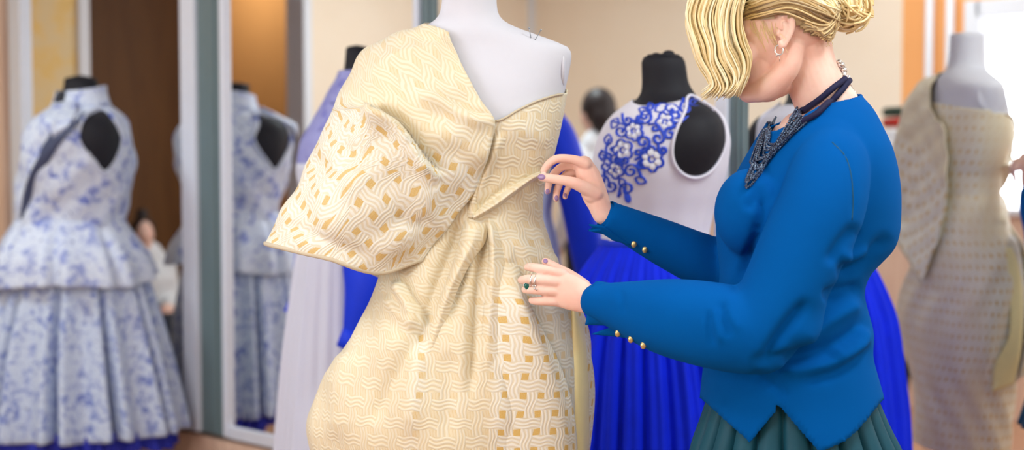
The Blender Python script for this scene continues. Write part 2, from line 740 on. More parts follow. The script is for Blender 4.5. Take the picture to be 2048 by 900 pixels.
k = NT('skin', .5, .35)
k.b.inputs['Subsurface Weight'].default_value = .25
k.b.inputs['Subsurface Radius'].default_value = (.012, .005, .003)
f = k.noise(k.coord(), 14, 3)
f2 = k.noise(k.coord(), 70, 3)
c = k.mix(k.step(f, .35, .7), srgb(246, 206, 190), srgb(240, 190, 172))
c = k.mix(k.m('MULTIPLY', k.step(f2, .5, .8), .25), c, srgb(226, 168, 152))
k.col(c)
M['skin'] = k.mat
M['nail'] = plain('lilac nail polish', (150, 120, 164), .2, .5, .05, 90)
M['lips'] = plain('lips', (190, 96, 92), .4, .4)
M['eye'] = plain('eye white', (235, 232, 228), .2, .5)
M['iris'] = plain('blue iris', (60, 90, 120), .2, .5)
M['leather'] = plain('black leather', (24, 22, 24), .4, .4)

k = NT('blond hair', .42, .5)
t = k.attr('tint')
f = k.noise(k.scale(k.coord(), (1, 1, 1)), 40, 2)
c = k.mix(k.step(t, .0, .35), srgb(140, 114, 84), srgb(226, 196, 140))
c = k.mix(k.step(t, .35, .62), c, srgb(246, 222, 166))
c = k.mix(k.step(t, .7, 1.), c, srgb(255, 244, 210))
k.col(c)
M['hair'] = k.mat
M['hair_dark'] = plain('dark brown hair', (44, 34, 34), .5, .4, .2, 60)
M['cord_navy'] = plain('navy cord', (30, 30, 62), .7, .2, .2, 200)
k = NT('navy glass beads', .2, .6)
f = k.noise(k.coord(), 420, 1)
k.col(k.mix(k.step(f, .52, .7), srgb(30, 40, 66), srgb(120, 150, 184)))
M['beads'] = k.mat

# the shop
k = NT('mirror glass', .0, .5, Metallic=1.0)
k.col((.96, .97, .97, 1))
M['mirror'] = k.mat
M['alu_light'] = plain('light aluminium', (228, 232, 244), .4, .5, .03, 20, Metallic=.1)
M['alu_shaded'] = plain('aluminium in painted shade', (112, 130, 134), .4, .4, .05, 20, Metallic=.1)  # shade of the recessed stiles put into the aluminium colour


def wood(name, a, b, sc=(40, 40, 2.2), rough=.45):
    k = NT(name, rough, .35)
    v = k.scale(k.coord(), sc)
    f = k.noise(v, 1.6, 5, .6, .5)
    k.col(k.mix(k.step(f, .3, .7), srgb(*a), srgb(*b)))
    return k.mat


M['wood_pale'] = wood('pinkish oak board', (236, 204, 182), (222, 186, 164), (30, 30, 2))
k = NT('laminate floor', .4, .4)
co = k.coord()
br = k.n('TexBrick')
rot = k.n('Mapping')
k.put(rot.inputs[0], co)
rot.inputs['Rotation'].default_value = (0, 0, math.atan2(TY, TX))
k.put(br.inputs['Vector'], rot.outputs[0])
br.inputs['Color1'].default_value = srgb(180, 134, 104)
br.inputs['Color2'].default_value = srgb(160, 116, 90)
br.inputs['Mortar'].default_value = srgb(110, 80, 62)
br.inputs['Scale'].default_value = 1
br.inputs['Mortar Size'].default_value = .002
br.inputs['Brick Width'].default_value = 1.2
br.inputs['Row Height'].default_value = .19
f = k.noise(k.scale(co, (30, 4, 1)), 2, 4)
k.col(k.mix(k.m('MULTIPLY', f, .4), br.outputs['Color'], srgb(140, 98, 76)))
M['floor'] = k.mat
M['ceiling'] = plain('white ceiling paint', (240, 238, 232), .9, .1, .01)
k = NT('peach wall paint', .85, .15)
f = k.noise(k.coord(), 5, 4)
k.col(k.mix(f, srgb(240, 218, 194), srgb(244, 226, 206)))
M['peach'] = k.mat
k = NT('yellow textured wallpaper', .85, .15)
f = k.noise(k.coord(), 9, 5, .6)
k.col(k.mix(k.step(f, .42, .62), srgb(232, 206, 160), srgb(238, 200, 130)))
M['yellow_wall'] = k.mat
M['orange'] = plain('orange wall paint', (240, 168, 106), .85, .15, .05, 4)
M['ochre'] = plain('ochre wall of the back room', (206, 152, 92), .85, .15, .06, 6)
M['brown'] = wood('dark brown edge and shade board', (104, 66, 28), (92, 56, 22), (8, 8, 1), .6)  # panel edge, and the back room's shade painted as a board
M['white_paint'] = plain('white painted wood', (226, 226, 232), .5, .3, .02)
M['lamp'] = None
k = NT('lit fill lamp diffuser', .5)
k.b.inputs['Emission Color'].default_value = (1, .97, .93, 1)
k.b.inputs['Emission Strength'].default_value = 2.5
M['lamp'] = k.mat
k = NT('daylight pane', .1)
k.col((.9, .93, .97, 1))
k.b.inputs['Emission Color'].default_value = (.92, .96, 1, 1)
k.b.inputs['Emission Strength'].default_value = 1.6
M['daylight'] = k.mat
M['shirt_white'] = plain('white shirt cloth', (226, 226, 230), .8, .2, .03)
M['trousers'] = plain('dark trousers', (50, 52, 62), .8, .2, .1)
M['red'] = plain('red cloth', (176, 44, 36), .8, .2, .1)
M['dark_green'] = plain('dark green cloth', (44, 60, 50), .8, .2, .1)
M['paper_white'] = plain('white card', (232, 230, 234), .7, .2, .02)
M['paper_blue'] = plain('blue card', (86, 96, 170), .7, .2, .05)
M['lime'] = plain('lime liquid soap', (196, 202, 60), .3, .5, .08)
M['black_rubber'] = plain('black rubber hose', (22, 20, 22), .5, .3)
# ------------------------------------------------------------------ the room
SR = 2.6
ZC = 2.8
b = MB()
b.room_box(SL - 2.2, SR + .4, QO - .3, QM + .75, -.08, 0)
struct(b.build('floor', M['floor'], smooth=False))
b = MB()
b.room_box(SL - 2.2, SR + .4, QO - .3, QM + .75, ZC, ZC + .08)
struct(b.build('ceiling', M['ceiling'], smooth=False))
# wall behind the wardrobe
b = MB()
b.room_box(SL - .1, SR + .4, QM + .66, QM + .74, 0, ZC)
struct(b.build('wall_back', M['peach'], smooth=False))
# wall opposite the mirrors, with the window; orange paint beside it
WS0, WS1, WZ0, WZ1 = -3.20, -1.55, .95, 2.02
def wall_piece(name, m, s0, s1, z0, z1):
    b = MB()
    b.room_box(s0, s1, QO - .12, QO, z0, z1)
    return b
b = wall_piece('', None, SL, -3.62, 0, ZC)
b.room_box(WS1 + .06, SR + .4, QO - .12, QO, 0, ZC)
struct(b.build('wall_opposite', M['peach'], smooth=False))
b = wall_piece('', None, -3.62, WS0 - .06, 0, ZC)
b.room_box(WS0 - .06, WS1 + .06, QO - .12, QO, 0, WZ0 - .06)
b.room_box(WS0 - .06, WS1 + .06, QO - .12, QO, WZ1 + .06, ZC)
struct(b.build('wall_opposite_window_bay', M['orange'], smooth=False))
b = MB()
for s0, s1, z0, z1 in ((WS0 - .06, WS0 + .03, WZ0 - .06, WZ1 + .06), (WS1 - .03, WS1 + .06, WZ0 - .06, WZ1 + .06),
                       (WS0, WS1, WZ1 - .03, WZ1 + .06), (WS0, WS1, WZ0 - .06, WZ0 + .03), ((WS0 + WS1) / 2 - .03, (WS0 + WS1) / 2 + .03, WZ0, WZ1)):
    b.room_box(s0, s1, QO - .10, QO + .03, z0, z1)
w1 = struct(b.build('window_1', M['white_paint'], smooth=False, bevel=.006))
b = MB()
b.room_box(WS0, WS1, QO - .08, QO - .07, WZ0, WZ1)
b.build('window_pane', M['daylight'], w1, smooth=False)
# two white pipes running up the orange bay
b = MB()
for s in (-3.45, -3.335):
    b.tube([R(s, QO + .03, 0), R(s, QO + .03, ZC)], .022, 12)
struct(b.build('trim_1', M['white_paint']))
b = MB()
b.room_box(SL + .0, SL + .03, QO, QO + .03, 0, ZC)
struct(b.build('trim_2', M['white_paint'], smooth=False))
# side wall with the tall doorway to the back room
DQ0, DQ1 = 1.44, 2.86
b = MB()
b.room_box(SL - .12, SL, QO - .12, DQ0, 0, ZC)
b.room_box(SL - .12, SL, DQ0, DQ1, 2.55, ZC)
struct(b.build('wall_left', M['peach'], smooth=False))
b = MB()
b.room_box(SL - .12, SL, DQ1, QM + .74, 0, ZC)
struct(b.build('wall_left_beside_wardrobe', M['yellow_wall'], smooth=False))
b = MB()
for q in (DQ0, DQ1):
    b.room_box(SL - .14, SL + .02, q - .03, q + .03, 0, 2.58)
b.room_box(SL - .14, SL + .02, DQ0, DQ1, 2.52, 2.58)
struct(b.build('trim_3', M['white_paint'], smooth=False, bevel=.004))
b = MB()
b.room_box(SL - 2.2, SL - 2.1, QO - .3, QM + .74, 0, ZC)
b.room_box(SL - 2.1, SL - .12, DQ1 + .9, DQ1 + 1.0, 0, ZC)
b.room_box(SL - 2.1, SL - .12, DQ0 - .75, DQ0 - .65, 0, ZC)
struct(b.build('wall_back_room', M['ochre'], smooth=False))
# added dark board standing in for the unlit part of the back room
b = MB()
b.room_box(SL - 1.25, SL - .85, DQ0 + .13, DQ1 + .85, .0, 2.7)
w = b.build('back_room_shade_board', M['brown'], smooth=False, bevel=.004)
tag(w, 'dark brown board added as shade in the room behind the doorway', 'wardrobe')
# right wall with a large window opening (out of frame): only its piers
b = MB()
b.room_box(SR + .28, SR + .4, QO - .12, QM + .74, 0, .8)
b.room_box(SR + .28, SR + .4, QO - .12, QM + .74, 2.45, ZC)
b.room_box(SR + .28, SR + .4, QO - .12, QO + .5, .8, 2.45)
b.room_box(SR + .28, SR + .4, QM - .2, QM + .74, .8, 2.45)
struct(b.build('wall_right', M['peach'], smooth=False))

# ------------------------------------------------------------------ the wardrobe with sliding mirror doors
sA0, sA1 = s_at(34), s_at(57)
sB0, sBm, sBm2, sB1 = s_at(375), s_at(404), s_at(449), s_at(457)
sC0, sCm, sC1 = s_at(839), s_at(849), s_at(872)
sD0, sDm, sD1 = s_at(1440), s_at(1464), s_at(1491)
sE0, sE1 = s_at(2400), s_at(2450)
ZM0, ZM1 = .215, 2.55
doors = [
    (sA1 + .001, sB0 - .001, (sA0, sA1, 'alu_light'), (sB0, sBm - .001, 'alu_light'), 'brown',
     'leftmost sliding mirror door, behind the blue floral dress'),
    (sB1 + .001, sC0 - .001, (sBm, sBm2, 'alu_shaded'), (sC0, sCm - .001, 'alu_light'), 'alu_light',
     'sliding mirror door showing the back of the floral dress'),
    (sC1 + .001, sD0 - .001, (sCm, sC1, 'alu_shaded'), (sD0, sDm - .001, 'alu_light'), 'alu_light',
     'wide sliding mirror door behind the cream gown and the black dress form'),
    (sD1 + .001, sE0 - .001, (sDm, sD1, 'alu_shaded'), (sE0, sE1, 'alu_light'), 'alu_light',
     'rightmost sliding mirror door, behind the woman, showing the white dress form'),
]
for i, (a, c, le, ri, rail, lab) in enumerate(doors):
    t = thing('sliding_mirror_door', lab, 'mirror', R((a + c) / 2, QM, ZM0))
    m = MB()
    V = [R(a, QM, ZM0), R(c, QM, ZM0), R(c, QM, ZM1), R(a, QM, ZM1)]
    W = [R(a, QM + .006, ZM0), R(c, QM + .006, ZM0), R(c, QM + .006, ZM1), R(a, QM + .006, ZM1)]
    m.add(V + W, [(0, 1, 2, 3), (7, 6, 5, 4), (0, 4, 5, 1), (1, 5, 6, 2), (2, 6, 7, 3), (3, 7, 4, 0)])
    m.build('mirror_panel', M['mirror'], t, smooth=False)
    for s0, s1, mm in (le, ri):
        f = MB()
        f.room_box(s0, s1, QM - (.03 if mm == 'alu_light' else .014), QM + .03, ZM0 - .03, ZM1 + .03)
        if mm == 'alu_shaded':
            f.room_box(s0 + (s1 - s0) * .68, s0 + (s1 - s0) * .76, QM - .022, QM + .01, ZM0 - .03, ZM1 + .03)
        f.build('door_stile', M[mm], t, smooth=False, bevel=.003)
    if i == 1:
        f = MB()
        f.room_box(sBm2, sB1, QM - .02, QM + .03, ZM0 - .03, ZM1 + .03)
        f.build('door_stile', M['alu_light'], t, smooth=False, bevel=.003)
    f = MB()
    f.room_box(a, c, QM - .014, QM + .03, ZM0 - .035, ZM0 + .012)
    f.build('bottom_rail', M[rail if rail != 'brown' else 'alu_shaded'], t, smooth=False, bevel=.003)  # leftmost rail takes the darker tone: its shadow is in the colour
    f = MB()
    f.room_box(a, c, QM - .014, QM + .03, ZM1 - .02, ZM1 + .03)
    f.build('top_rail', M['alu_light'], t, smooth=False, bevel=.003)
t = thing('wardrobe', 'pinkish oak wardrobe body holding the mirror doors', 'wardrobe', R(-2, QM + .3, 0))
b = MB(); b.room_box(SL + .02, sE1, QM - .004, QM + .6, 0.0, ZM0 - .05); b.build('plinth', M['wood_pale'], t, smooth=False)
b = MB(); b.room_box(SL + .02, s_at(27), QM - .05, QM + .6, ZM0 - .05, 2.7); b.build('side_panel', M['wood_pale'], t, smooth=False, bevel=.003)
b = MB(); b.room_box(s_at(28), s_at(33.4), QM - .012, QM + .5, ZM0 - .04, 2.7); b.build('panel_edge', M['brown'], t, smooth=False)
b = MB(); b.room_box(SL + .02, sE1, QM - .05, QM + .6, 2.6, 2.72); b.build('top_panel', M['wood_pale'], t, smooth=False)
b = MB(); b.room_box(SL + .02, sE1, QM + .59, QM + .61, ZM0 - .04, 2.6); b.build('back_panel', M['wood_pale'], t, smooth=False)

# ------------------------------------------------------------------ counter and things seen in the right-hand mirror
t = thing('counter', 'long pinkish oak counter with a white top, seen in the right mirror', 'counter', R(-3.5, -.2, 0))
b = MB(); b.room_box(-4.75, -2.62, -.46, .04, 0, .985); b.build('body', M['wood_pale'], t, smooth=False, bevel=.004)
b = MB(); b.room_box(-4.78, -2.59, -.47, .07, .985, 1.02); b.build('worktop', M['white_paint'], t, smooth=False, bevel=.004)
CT = 1.02


def on_counter(px, Y):
    p = mirror_pt(px, 380, Y)
    return p.x, p.y


x, y = on_counter(1440, 7.6)
b = MB(); b.lathe([(.0, CT), (.055, CT + .004), (.058, CT + .10), (.05, CT + .15), (.022, CT + .18)], (x, y), 24)
t = thing('soap_bottle', 'yellow-green bottle with a white pump on the counter', 'bottle', (x, y, CT))
b.build('bottle_body', M['lime'], t)
b = MB(); b.lathe([(.022, CT + .18), (.02, CT + .22), (.008, CT + .225), (.008, CT + .26), (.0, CT + .262)], (x, y), 20)
b.tube([(x, y, CT + .255), (x + .05, y - .02, CT + .25)], .008, 8)
b.build('pump', M['paper_white'], t)
x, y = on_counter(1806, 7.3)
b = MB(); b.box((x, y, CT + .17), (.22, .2, .34)); o = b.build('white_box', M['paper_white'], smooth=False, bevel=.006)
tag(o, 'white carton with blue markings on the counter end', 'box')
b = MB()
for dz in (.06, .2):
    b.box((x + .075, y - .065, CT + dz + .02), (.11, .104, .07), [(.743, -.669, 0), (.669, .743, 0), (0, 0, 1)])
b.build('carton_marking', M['paper_blue'], o, smooth=False)
for kz, mm, nm, lab in ((.39, 'paper_white', 'folded_cloth', 'white folded cloth at the bottom of the pile on the carton'),
                        (.445, 'red', 'folded_cloth', 'red folded cloth in the middle of the pile on the carton'),
                        (.50, 'dark_green', 'folded_cloth', 'dark green folded cloth on top of the pile on the carton')):
    b = MB(); b.box((x, y, CT + kz - .025), (.2, .17, .048)); o = b.build(nm, M[mm], bevel=.02, smooth=True)
    tag(o, lab, 'cloth', 'folded cloths piled on the carton')
a0 = None
b = MB(); b.tube([mirror_pt(1824, 640, 6.9), mirror_pt(1822, 700, 6.9), mirror_pt(1812, 760, 6.9), mirror_pt(1800, 815, 6.9)], .022, 10, dens=6)
o = b.build('black_strap', M['black_rubber'])
tag(o, 'black curved strap hanging down in front of the oak counter', 'strap')

# ------------------------------------------------------------------ lamps
t = thing('ceiling_fill_light', 'added round fill light of the back room', 'lamp', R(SL - 1.2, DQ0 - .15, ZC - .03))  # added unseen lamp that brightens the ochre back room wall
c_ = R(SL - 1.2, DQ0 - .15, 0)
b = MB(); b.lathe([(.15, ZC), (.15, ZC - .03), (.13, ZC - .03), (.13, ZC)], (c_.x, c_.y), 32); b.build('frame', M['white_paint'], t)
b = MB(); b.lathe([(.0, ZC - .034), (.10, ZC - .03), (.128, ZC - .02)], (c_.x, c_.y), 32); b.build('diffuser', M['lamp'], t)
for i, (s, q) in enumerate(((-4.9, 1.3), (-3.2, .3), (-.6, 2.6), (1.1, 2.6), (-1.3, .0), (.9, -.1))):  # unseen ceiling fixtures, placed where fill light was wanted
    t = thing('ceiling_fill_light', ['unseen square fill light nearest the doorway', 'unseen square fill light between the doorway and the counter', 'unseen square fill light nearest the mirrors',
                                'unseen square fill light nearest the right wall', 'unseen square fill light in front of the cream gown', 'unseen square fill light in front of the woman'][i], 'lamp', R(s, q, ZC - .03), 'unseen ceiling fill lights')
    b = MB(); b.room_box(s - .32, s + .32, q - .32, q + .32, ZC - .03, ZC); b.build('frame', M['white_paint'], t, smooth=False)
    b = MB(); b.room_box(s - .29, s + .29, q - .29, q + .29, ZC - .036, ZC - .03); b.build('diffuser', M['lamp'], t, smooth=False)
# ------------------------------------------------------------------ the cream gown on its white dress form
YM = 2.97
form = Prof(YM, [
    (-68, 884, 992, .054, .054), (0, 884, 993, .056, .057), (25, 880, 996, .058, .060), (42, 868, 1008, .062, .066),
    (58, 838, 1040, .070, .078), (72, 800, 1080, .076, .086), (84, 776, 1112, .078, .090), (94, 764, 1135, .080, .092), (110, 758, 1143, .086, .094),
    (140, 762, 1139, .098, .096), (185, 770, 1129, .116, .100), (250, 778, 1117, .130, .098), (300, 790, 1105, .122, .094),
    (350, 800, 1091, .106, .088), (400, 810, 1078, .088, .080), (430, 814, 1075, .084, .078), (470, 812, 1078, .080, .078), (520, 808, 1085, .082, .08), (600, 798, 1098, .090, .09),
    (700, 790, 1110, .096, .10), (800, 795, 1108, .095, .10), (900, 805, 1100, .09, .10)], 2.15)
RT_M = P(948, 300, YM)
fx = float(RT_M[0])
tm = thing('dress_form', 'white headless dress form wearing the cream brocade gown', 'dress form', (fx, YM, 0))
nth, nz = 96, 110
th = np.linspace(-PI, PI, nth, endpoint=False)
zz = np.linspace(form.zmin + .01, form.z(-66), nz)
G = form.pos(th[:, None], zz[None, :])
me = grid_mesh('torso', G, closed=True)
bm = bmesh.new(); bm.from_mesh(me)
bm.verts.ensure_lookup_table()
bm.faces.new([bm.verts[i * nz + nz - 1] for i in range(nth)])
bm.faces.new([bm.verts[i * nz] for i in reversed(range(nth))])
bm.to_mesh(me); bm.free()
mesh_obj('torso', me, M['form_white'], tm)
nx = float((form.fl(form.z(-60)) + form.fr(form.z(-60))) / 2)
b = MB(); zt = form.z(-66)
b.lathe([(.0, zt - .002), (.055, zt - .001), (.055, zt + .003), (.050, zt + .007), (.02, zt + .010), (.0, zt + .011)], (nx, YM), 32)
b.build('neck_cap', M['form_white'], tm)
# arm plates at both shoulders
for sx, px in ((1, 1125), (-1, 776)):
    b = MB()
    c = P(px, 140, YM)
    b.ell(c, (.008, .050, .045), nu=28, nv=16)
    b.build('arm_plate', M['form_white'], tm)
b = MB(); b.tube([(fx, YM, .03), (fx, YM, form.zmin + .03)], .016, 16); b.build('stand_pole', M['steel'], tm)
b = MB(); b.lathe([(.0, 0), (.19, 0), (.195, .008), (.17, .018), (.04, .03), (.025, .05), (.0, .05)], (fx, YM), 40); b.build('stand_base', M['steel'], tm)

td = thing('evening_gown', 'cream and gold brocade one-shoulder gown draped on the white dress form', 'dress', (fx, YM, .4))
# body of the gown: neckline to hem
gown = Prof(YM, [
    (30, 860, 1015, .066, .070), (58, 834, 1042, .076, .084), (84, 772, 1114, .084, .096), (110, 754, 1146, .092, .100),
    (140, 758, 1142, .104, .102), (185, 764, 1133, .124, .106), (250, 772, 1121, .139, .104), (300, 782, 1108, .131, .10), (350, 792, 1093, .114, .094),
    (400, 796, 1086, .103, .090), (430, 792, 1086, .100, .090), (470, 784, 1097, .106, .096), (520, 771, 1114, .118, .108), (560, 758, 1130, .128, .116),
    (600, 742, 1149, .138, .126), (650, 712, 1167, .150, .138), (700, 682, 1177, .160, .148), (750, 650, 1181, .168, .156), (800, 624, 1182, .174, .162),
    (850, 612, 1181, .176, .164), (900, 622, 1178, .174, .160), (980, 668, 1166, .160, .15), (1080, 715, 1150, .145, .135), (1240, 735, 1140, .135, .13)], 2.1)
neckline = pchip([700, 870, 895, 945, 990, 1040, 1080, 1130, 1200], [60, 52, 95, 170, 240, 216, 198, 186, 186])


def top_z(t):
    """upper edge of the cloth at angle t"""
    zz = np.linspace(gown.z(40), gown.z(330), 260)
    pts = gown.pos(t, zz)
    x, y = proj(pts)
    if math.sin(t) < .05:
        lim = neckline(x)
    else:
        lim = np.full_like(x, 150.) + np.clip((x - 900) * .12, -60, 60)
    ok = np.nonzero(y >= lim)[0]
    return zz[ok[0]] if len(ok) else zz[-1]


nth, nv = 300, 260
th = np.linspace(-PI * 1.5, PI * .5, nth, endpoint=False)
zt = np.array([top_z(t) for t in th])
zt = (zt + np.roll(zt, 1) + np.roll(zt, -1)) / 3
v = np.linspace(0, 1, nv)
Z = zt[:, None] * (1 - v) + (gown.zmin + .002) * v
G = gown.pos(th[:, None], Z)
N = -normals(G, True)
c = G.mean((0, 1))
if ((G - c) * N)[:, :, :2].sum() < 0:
    N = -N
# slow undulation of the cloth
wob = .006 * np.sin(3 * th[:, None] + 9 * Z) * np.clip((1.25 - Z) * 3, 0, 1) + .003 * np.sin(11 * th[:, None] + 6 * np.sin(7 * Z))* np.clip((1.2 - Z) * 3, 0, 1)
G = G + N * wob[..., None]
LINES = [
    # the pinched fold the woman holds, from the knot up to her right hand
    ([(942, 424), (985, 395), (1030, 362), (1066, 340)], 7, -.006, 'ridge'),
    # folds rising from the knot
    ([(945, 420), (962, 370), (985, 310), (1003, 262)], 9, .010, 'pleat'),
    ([(938, 418), (948, 372), (955, 330)], 8, -.007, 'ridge'),
    ([(900, 408), (925, 350), (955, 300)], 12, .006, 'ridge'),
    # pleats falling from the knot
    ([(926, 440), (900, 500), (868, 570), (846, 640), (828, 720)], 14, -.020, 'ridge'),
    ([(960, 440), (935, 520), (912, 590), (890, 660)], 11, -.010, 'ridge'),
    ([(972, 450), (960, 520), (950, 600), (944, 700), (940, 800)], 10, -.022, 'ridge'),
    ([(985, 436), (1010, 500), (1040, 580), (1075, 650)], 12, .008, 'ridge'),
    ([(790, 560), (815, 604), (842, 660)], 12, .018, 'pleat'),
    ([(842, 662), (812, 720), (775, 780), (745, 850)], 16, -.012, 'ridge'),
    ([(700, 700), (680, 780), (676, 880)], 24, .010, 'ridge'),
    ([(770, 590), (800, 628), (838, 662)], 10, .010, 'ridge'),
    ([(640, 790), (700, 740), (760, 700), (835, 664)], 40, .010, 'ridge'),
    ([(842, 665), (830, 760), (818, 880)], 20, .010, 'ridge'),
    ([(1010, 470), (1050, 500), (1090, 520), (1120, 528)], 14, .008, 'ridge'),
    ([(1012, 520), (1046, 552), (1080, 580)], 12, -.008, 'ridge'),
    ([(1000, 660), (1010, 760), (1015, 880)], 26, .008, 'ridge'),
    ([(900, 700), (896, 780), (894, 880)], 18, -.006, 'ridge'),
    # upper bodice
    ([(1010, 250), (1060, 270), (1105, 285)], 20, .004, 'ridge'),
    ([(900, 150), (940, 200), (985, 244)], 10, .005, 'ridge'),
]
G = fold(G, N, LINES)
def Rm(z):
    k = np.clip((1.12 - z) / .25, 0, 1)
    return (.55 + .45 * k) * (gown.fr(z) - gown.fl(z)) / 2 + .45 * (1 - k) * gown.ff(z) + .02 * k


def gown_uv(t, z):
    return np.stack([(t + 1.0) * Rm(z), z + 0 * t], -1)


def woven(x, y, Yp):
    """where the bold open weave of the cloth lies (1) and where the plain wavy weave (0)"""
    soft = lambda v, a, b: np.clip((v - a) / (b - a), 0, 1)
    r = .30 + 0 * x
    r = np.maximum(r, .95 * soft(x, 955, 1010) * soft(y, 520, 640))
    r = np.maximum(r, .6 * np.exp(-((x - 842 + (y - 700) * .12) / 30) ** 2) * soft(y, 560, 640))
    r = r * (1 - .9 * soft(x, 830, 760) * soft(y, 540, 620))
    r = np.where(Yp > YM + .02, .55, r)
    return r


UVB = gown_uv(th[:, None], Z)
G = push_out(G, form, .005)
gx, gy = proj(G)
o = mesh_obj('gown_body', grid_mesh('gown_body', G, True, UVB, woven(gx, gy, G[..., 1])), M['brocade'], td)
s = o.modifiers.new('solid', 'SOLIDIFY'); s.thickness = .003; s.offset = 0


def surf(left, right, offs, name, mat, ku=7, kv=8, rot=0., fade=0, fade0=0):
    """piece of cloth lying on the gown between two edges (photo px), standing off by offs across its width"""
    pts, uvs = [], []
    for i_, ((lx, ly), (rx, ry)) in enumerate(zip(left, right)):
        f_ = min(1., (len(left) - 1 - i_) / fade) if fade else 1.
        f_ = min(f_, i_ / fade0) if fade0 else f_
        row, ur = [], []
        for k, kk in enumerate(np.linspace(0, 1, len(offs))):
            t_, z_, q = gown.front(lx + (rx - lx) * kk, ly + (ry - ly) * kk, offs[k] * f_ - .006 * (1 - f_))
            row.append(q); ur.append(gown_uv(np.array(t_), np.array(z_)))
        pts.append(row); uvs.append(ur)
    C = np.concatenate([np.array(pts), np.array(uvs)], -1)
    A = [np.stack([dense(C[i][:, d], ku) for d in range(5)], -1) for i in range(len(C))]
    A = np.array(A)
    Gs = np.stack([np.stack([dense(A[:, j, d], kv) for d in range(5)], -1) for j in range(A.shape[1])], 0)
    X, U = Gs[..., :3], Gs[..., 3:]
    if rot:
        U = np.stack([U[..., 0] * math.cos(rot) - U[..., 1] * math.sin(rot), U[..., 0] * math.sin(rot) + U[..., 1] * math.cos(rot)], -1)
    ax, ay = proj(X)
    o = mesh_obj(name, grid_mesh(name, X, False, U, woven(ax, ay, X[..., 1])), mat, td)
    s = o.modifiers.new('solid', 'SOLIDIFY'); s.thickness = .003; s.offset = 0
    return o


# right edge of the skirt: pale lining turned outwards
ys = [604, 650, 700, 760, 820, 880, 950, 1030]
surf([(1142, y) for y in ys], [(min(1149 + (y - 604) * .33, 1177), y) for y in ys], [.004, .012, .014, .010, .002], 'lining_edge', M['gown_lining'])
# lower layer of the wrapped skirt, seen beyond the panel edge
surf([(1056, 552), (1056, 590), (1064, 640), (1080, 720), (1090, 800), (1095, 880), (1095, 960), (1095, 1030)],
     [(1128, 556), (1136, 592), (1146, 640), (1158, 720), (1163, 800), (1163, 880), (1158, 960), (1150, 1030)], [.003, .006, .010, .013, .013, .010, .004], 'under_panel', M['brocade_under'], fade0=1)
# the wrapped front panel of the skirt whose edge the woman holds: edge falls from her left hand to the lower right
edge = [(1036, 520), (1044, 566), (1062, 616), (1088, 666), (1114, 716), (1136, 776), (1150, 846), (1154, 930), (1148, 1020)]
inner = [(985, 470), (985, 540), (990, 620), (995, 690), (1000, 750), (1006, 810), (1010, 870), (1012, 930), (1012, 1020)]
surf(inner, edge, [.001, .009, .017, .024, .031, .036, .036, .022], 'wrap_panel', M['brocade'], fade0=2)
# gathered pleats falling from the pinched waist
surf([(934, 418), (922, 474), (902, 540), (880, 596), (862, 650), (846, 710), (838, 760)], [(972, 424), (972, 478), (938, 530), (914, 580), (893, 640), (872, 700), (852, 760)], [-.003, .016, .023, .025, .019, .008, -.004], 'waist_tail', M['brocade'], fade=4, fade0=1)
surf([(974, 428), (976, 462), (978, 500), (972, 570), (966, 650), (962, 740), (962, 830)], [(984, 430), (1002, 462), (1012, 500), (1022, 570), (1022, 650), (1012, 740), (992, 830)], [-.004, .019, .017, .011, .005, -.004], 'waist_pleat', M['brocade'], fade=4, fade0=1)
# the pinch of cloth the woman pulls up with her right hand
surf([(942, 428), (983, 403), (1023, 374), (1059, 351), (1080, 342)], [(949, 441), (991, 417), (1030, 389), (1064, 364), (1084, 353)], [-.002, .008, .018, .022, .012, -.002], 'pinched_fold', M['brocade'], rot=.5)

# the shoulder drape: wide cape sleeve from the neck over the right shoulder of the form
yA = lambda px, py: float(gown.front(px, py, .012)[2][1])
cape = [
    # inner front            front                 outer front            silhouette          back                inner back
    [(897, 64, yA(897, 64)), (880, 53, 2.925), (870, 49, 2.95), (862, 48, 2.975), (872, 50, 3.01), (892, 60, 3.05)],
    [(916, 112, yA(916, 112)), (868, 82, 2.885), (815, 68, 2.915), (772, 78, 2.985), (815, 75, 3.06), (880, 100, 3.085)],
    [(938, 158, yA(938, 158)), (855, 130, 2.845), (765, 112, 2.875), (716, 116, 2.985), (770, 120, 3.09), (870, 150, 3.10)],
    [(965, 204, yA(965, 204)), (848, 190, 2.815), (745, 180, 2.84), (684, 182, 2.985), (750, 185, 3.11), (870, 200, 3.10)],
    [(990, 246, yA(990, 246)), (850, 258, 2.80), (725, 250, 2.82), (648, 258, 2.985), (730, 255, 3.12), (870, 260, 3.10)],
    [(975, 310, yA(975, 310)), (840, 325, 2.795), (700, 325, 2.805), (614, 330, 2.98), (705, 340, 3.13), (860, 370, 3.10)],
    [(950, 380, yA(950, 380)), (825, 395, 2.80), (670, 400, 2.795), (582, 394, 2.975), (690, 420, 3.13), (850, 470, 3.105)],
    [(905, 440, yA(905, 440)), (800, 465, 2.815), (655, 470, 2.80), (549, 450, 2.97), (672, 472, 3.125), (830, 520, 3.115)],
    [(845, 520, yA(845, 520) + .01), (760, 548, 2.835), (650, 518, 2.815), (531, 489, 2.965), (668, 512, 3.12), (830, 590, 3.145)],
]
back_in = [(904, 66, 3.05), (915, 108, 3.082), (935, 158, 3.092), (985, 205, 3.092), (1035, 235, 3.085), (1050, 390, 3.082), (1045, 490, 3.087), (1030, 590, 3.11), (1000, 690, 3.14)]
for row, q in zip(cape, back_in):
    row.append(q)
CG = patch(cape, 16, 16)          # rows along the length, columns round
CG = CG.transpose(1, 0, 2)
CN = normals(CG)
if (CN[:40, :, 1]).mean() > 0:
    CN = -CN
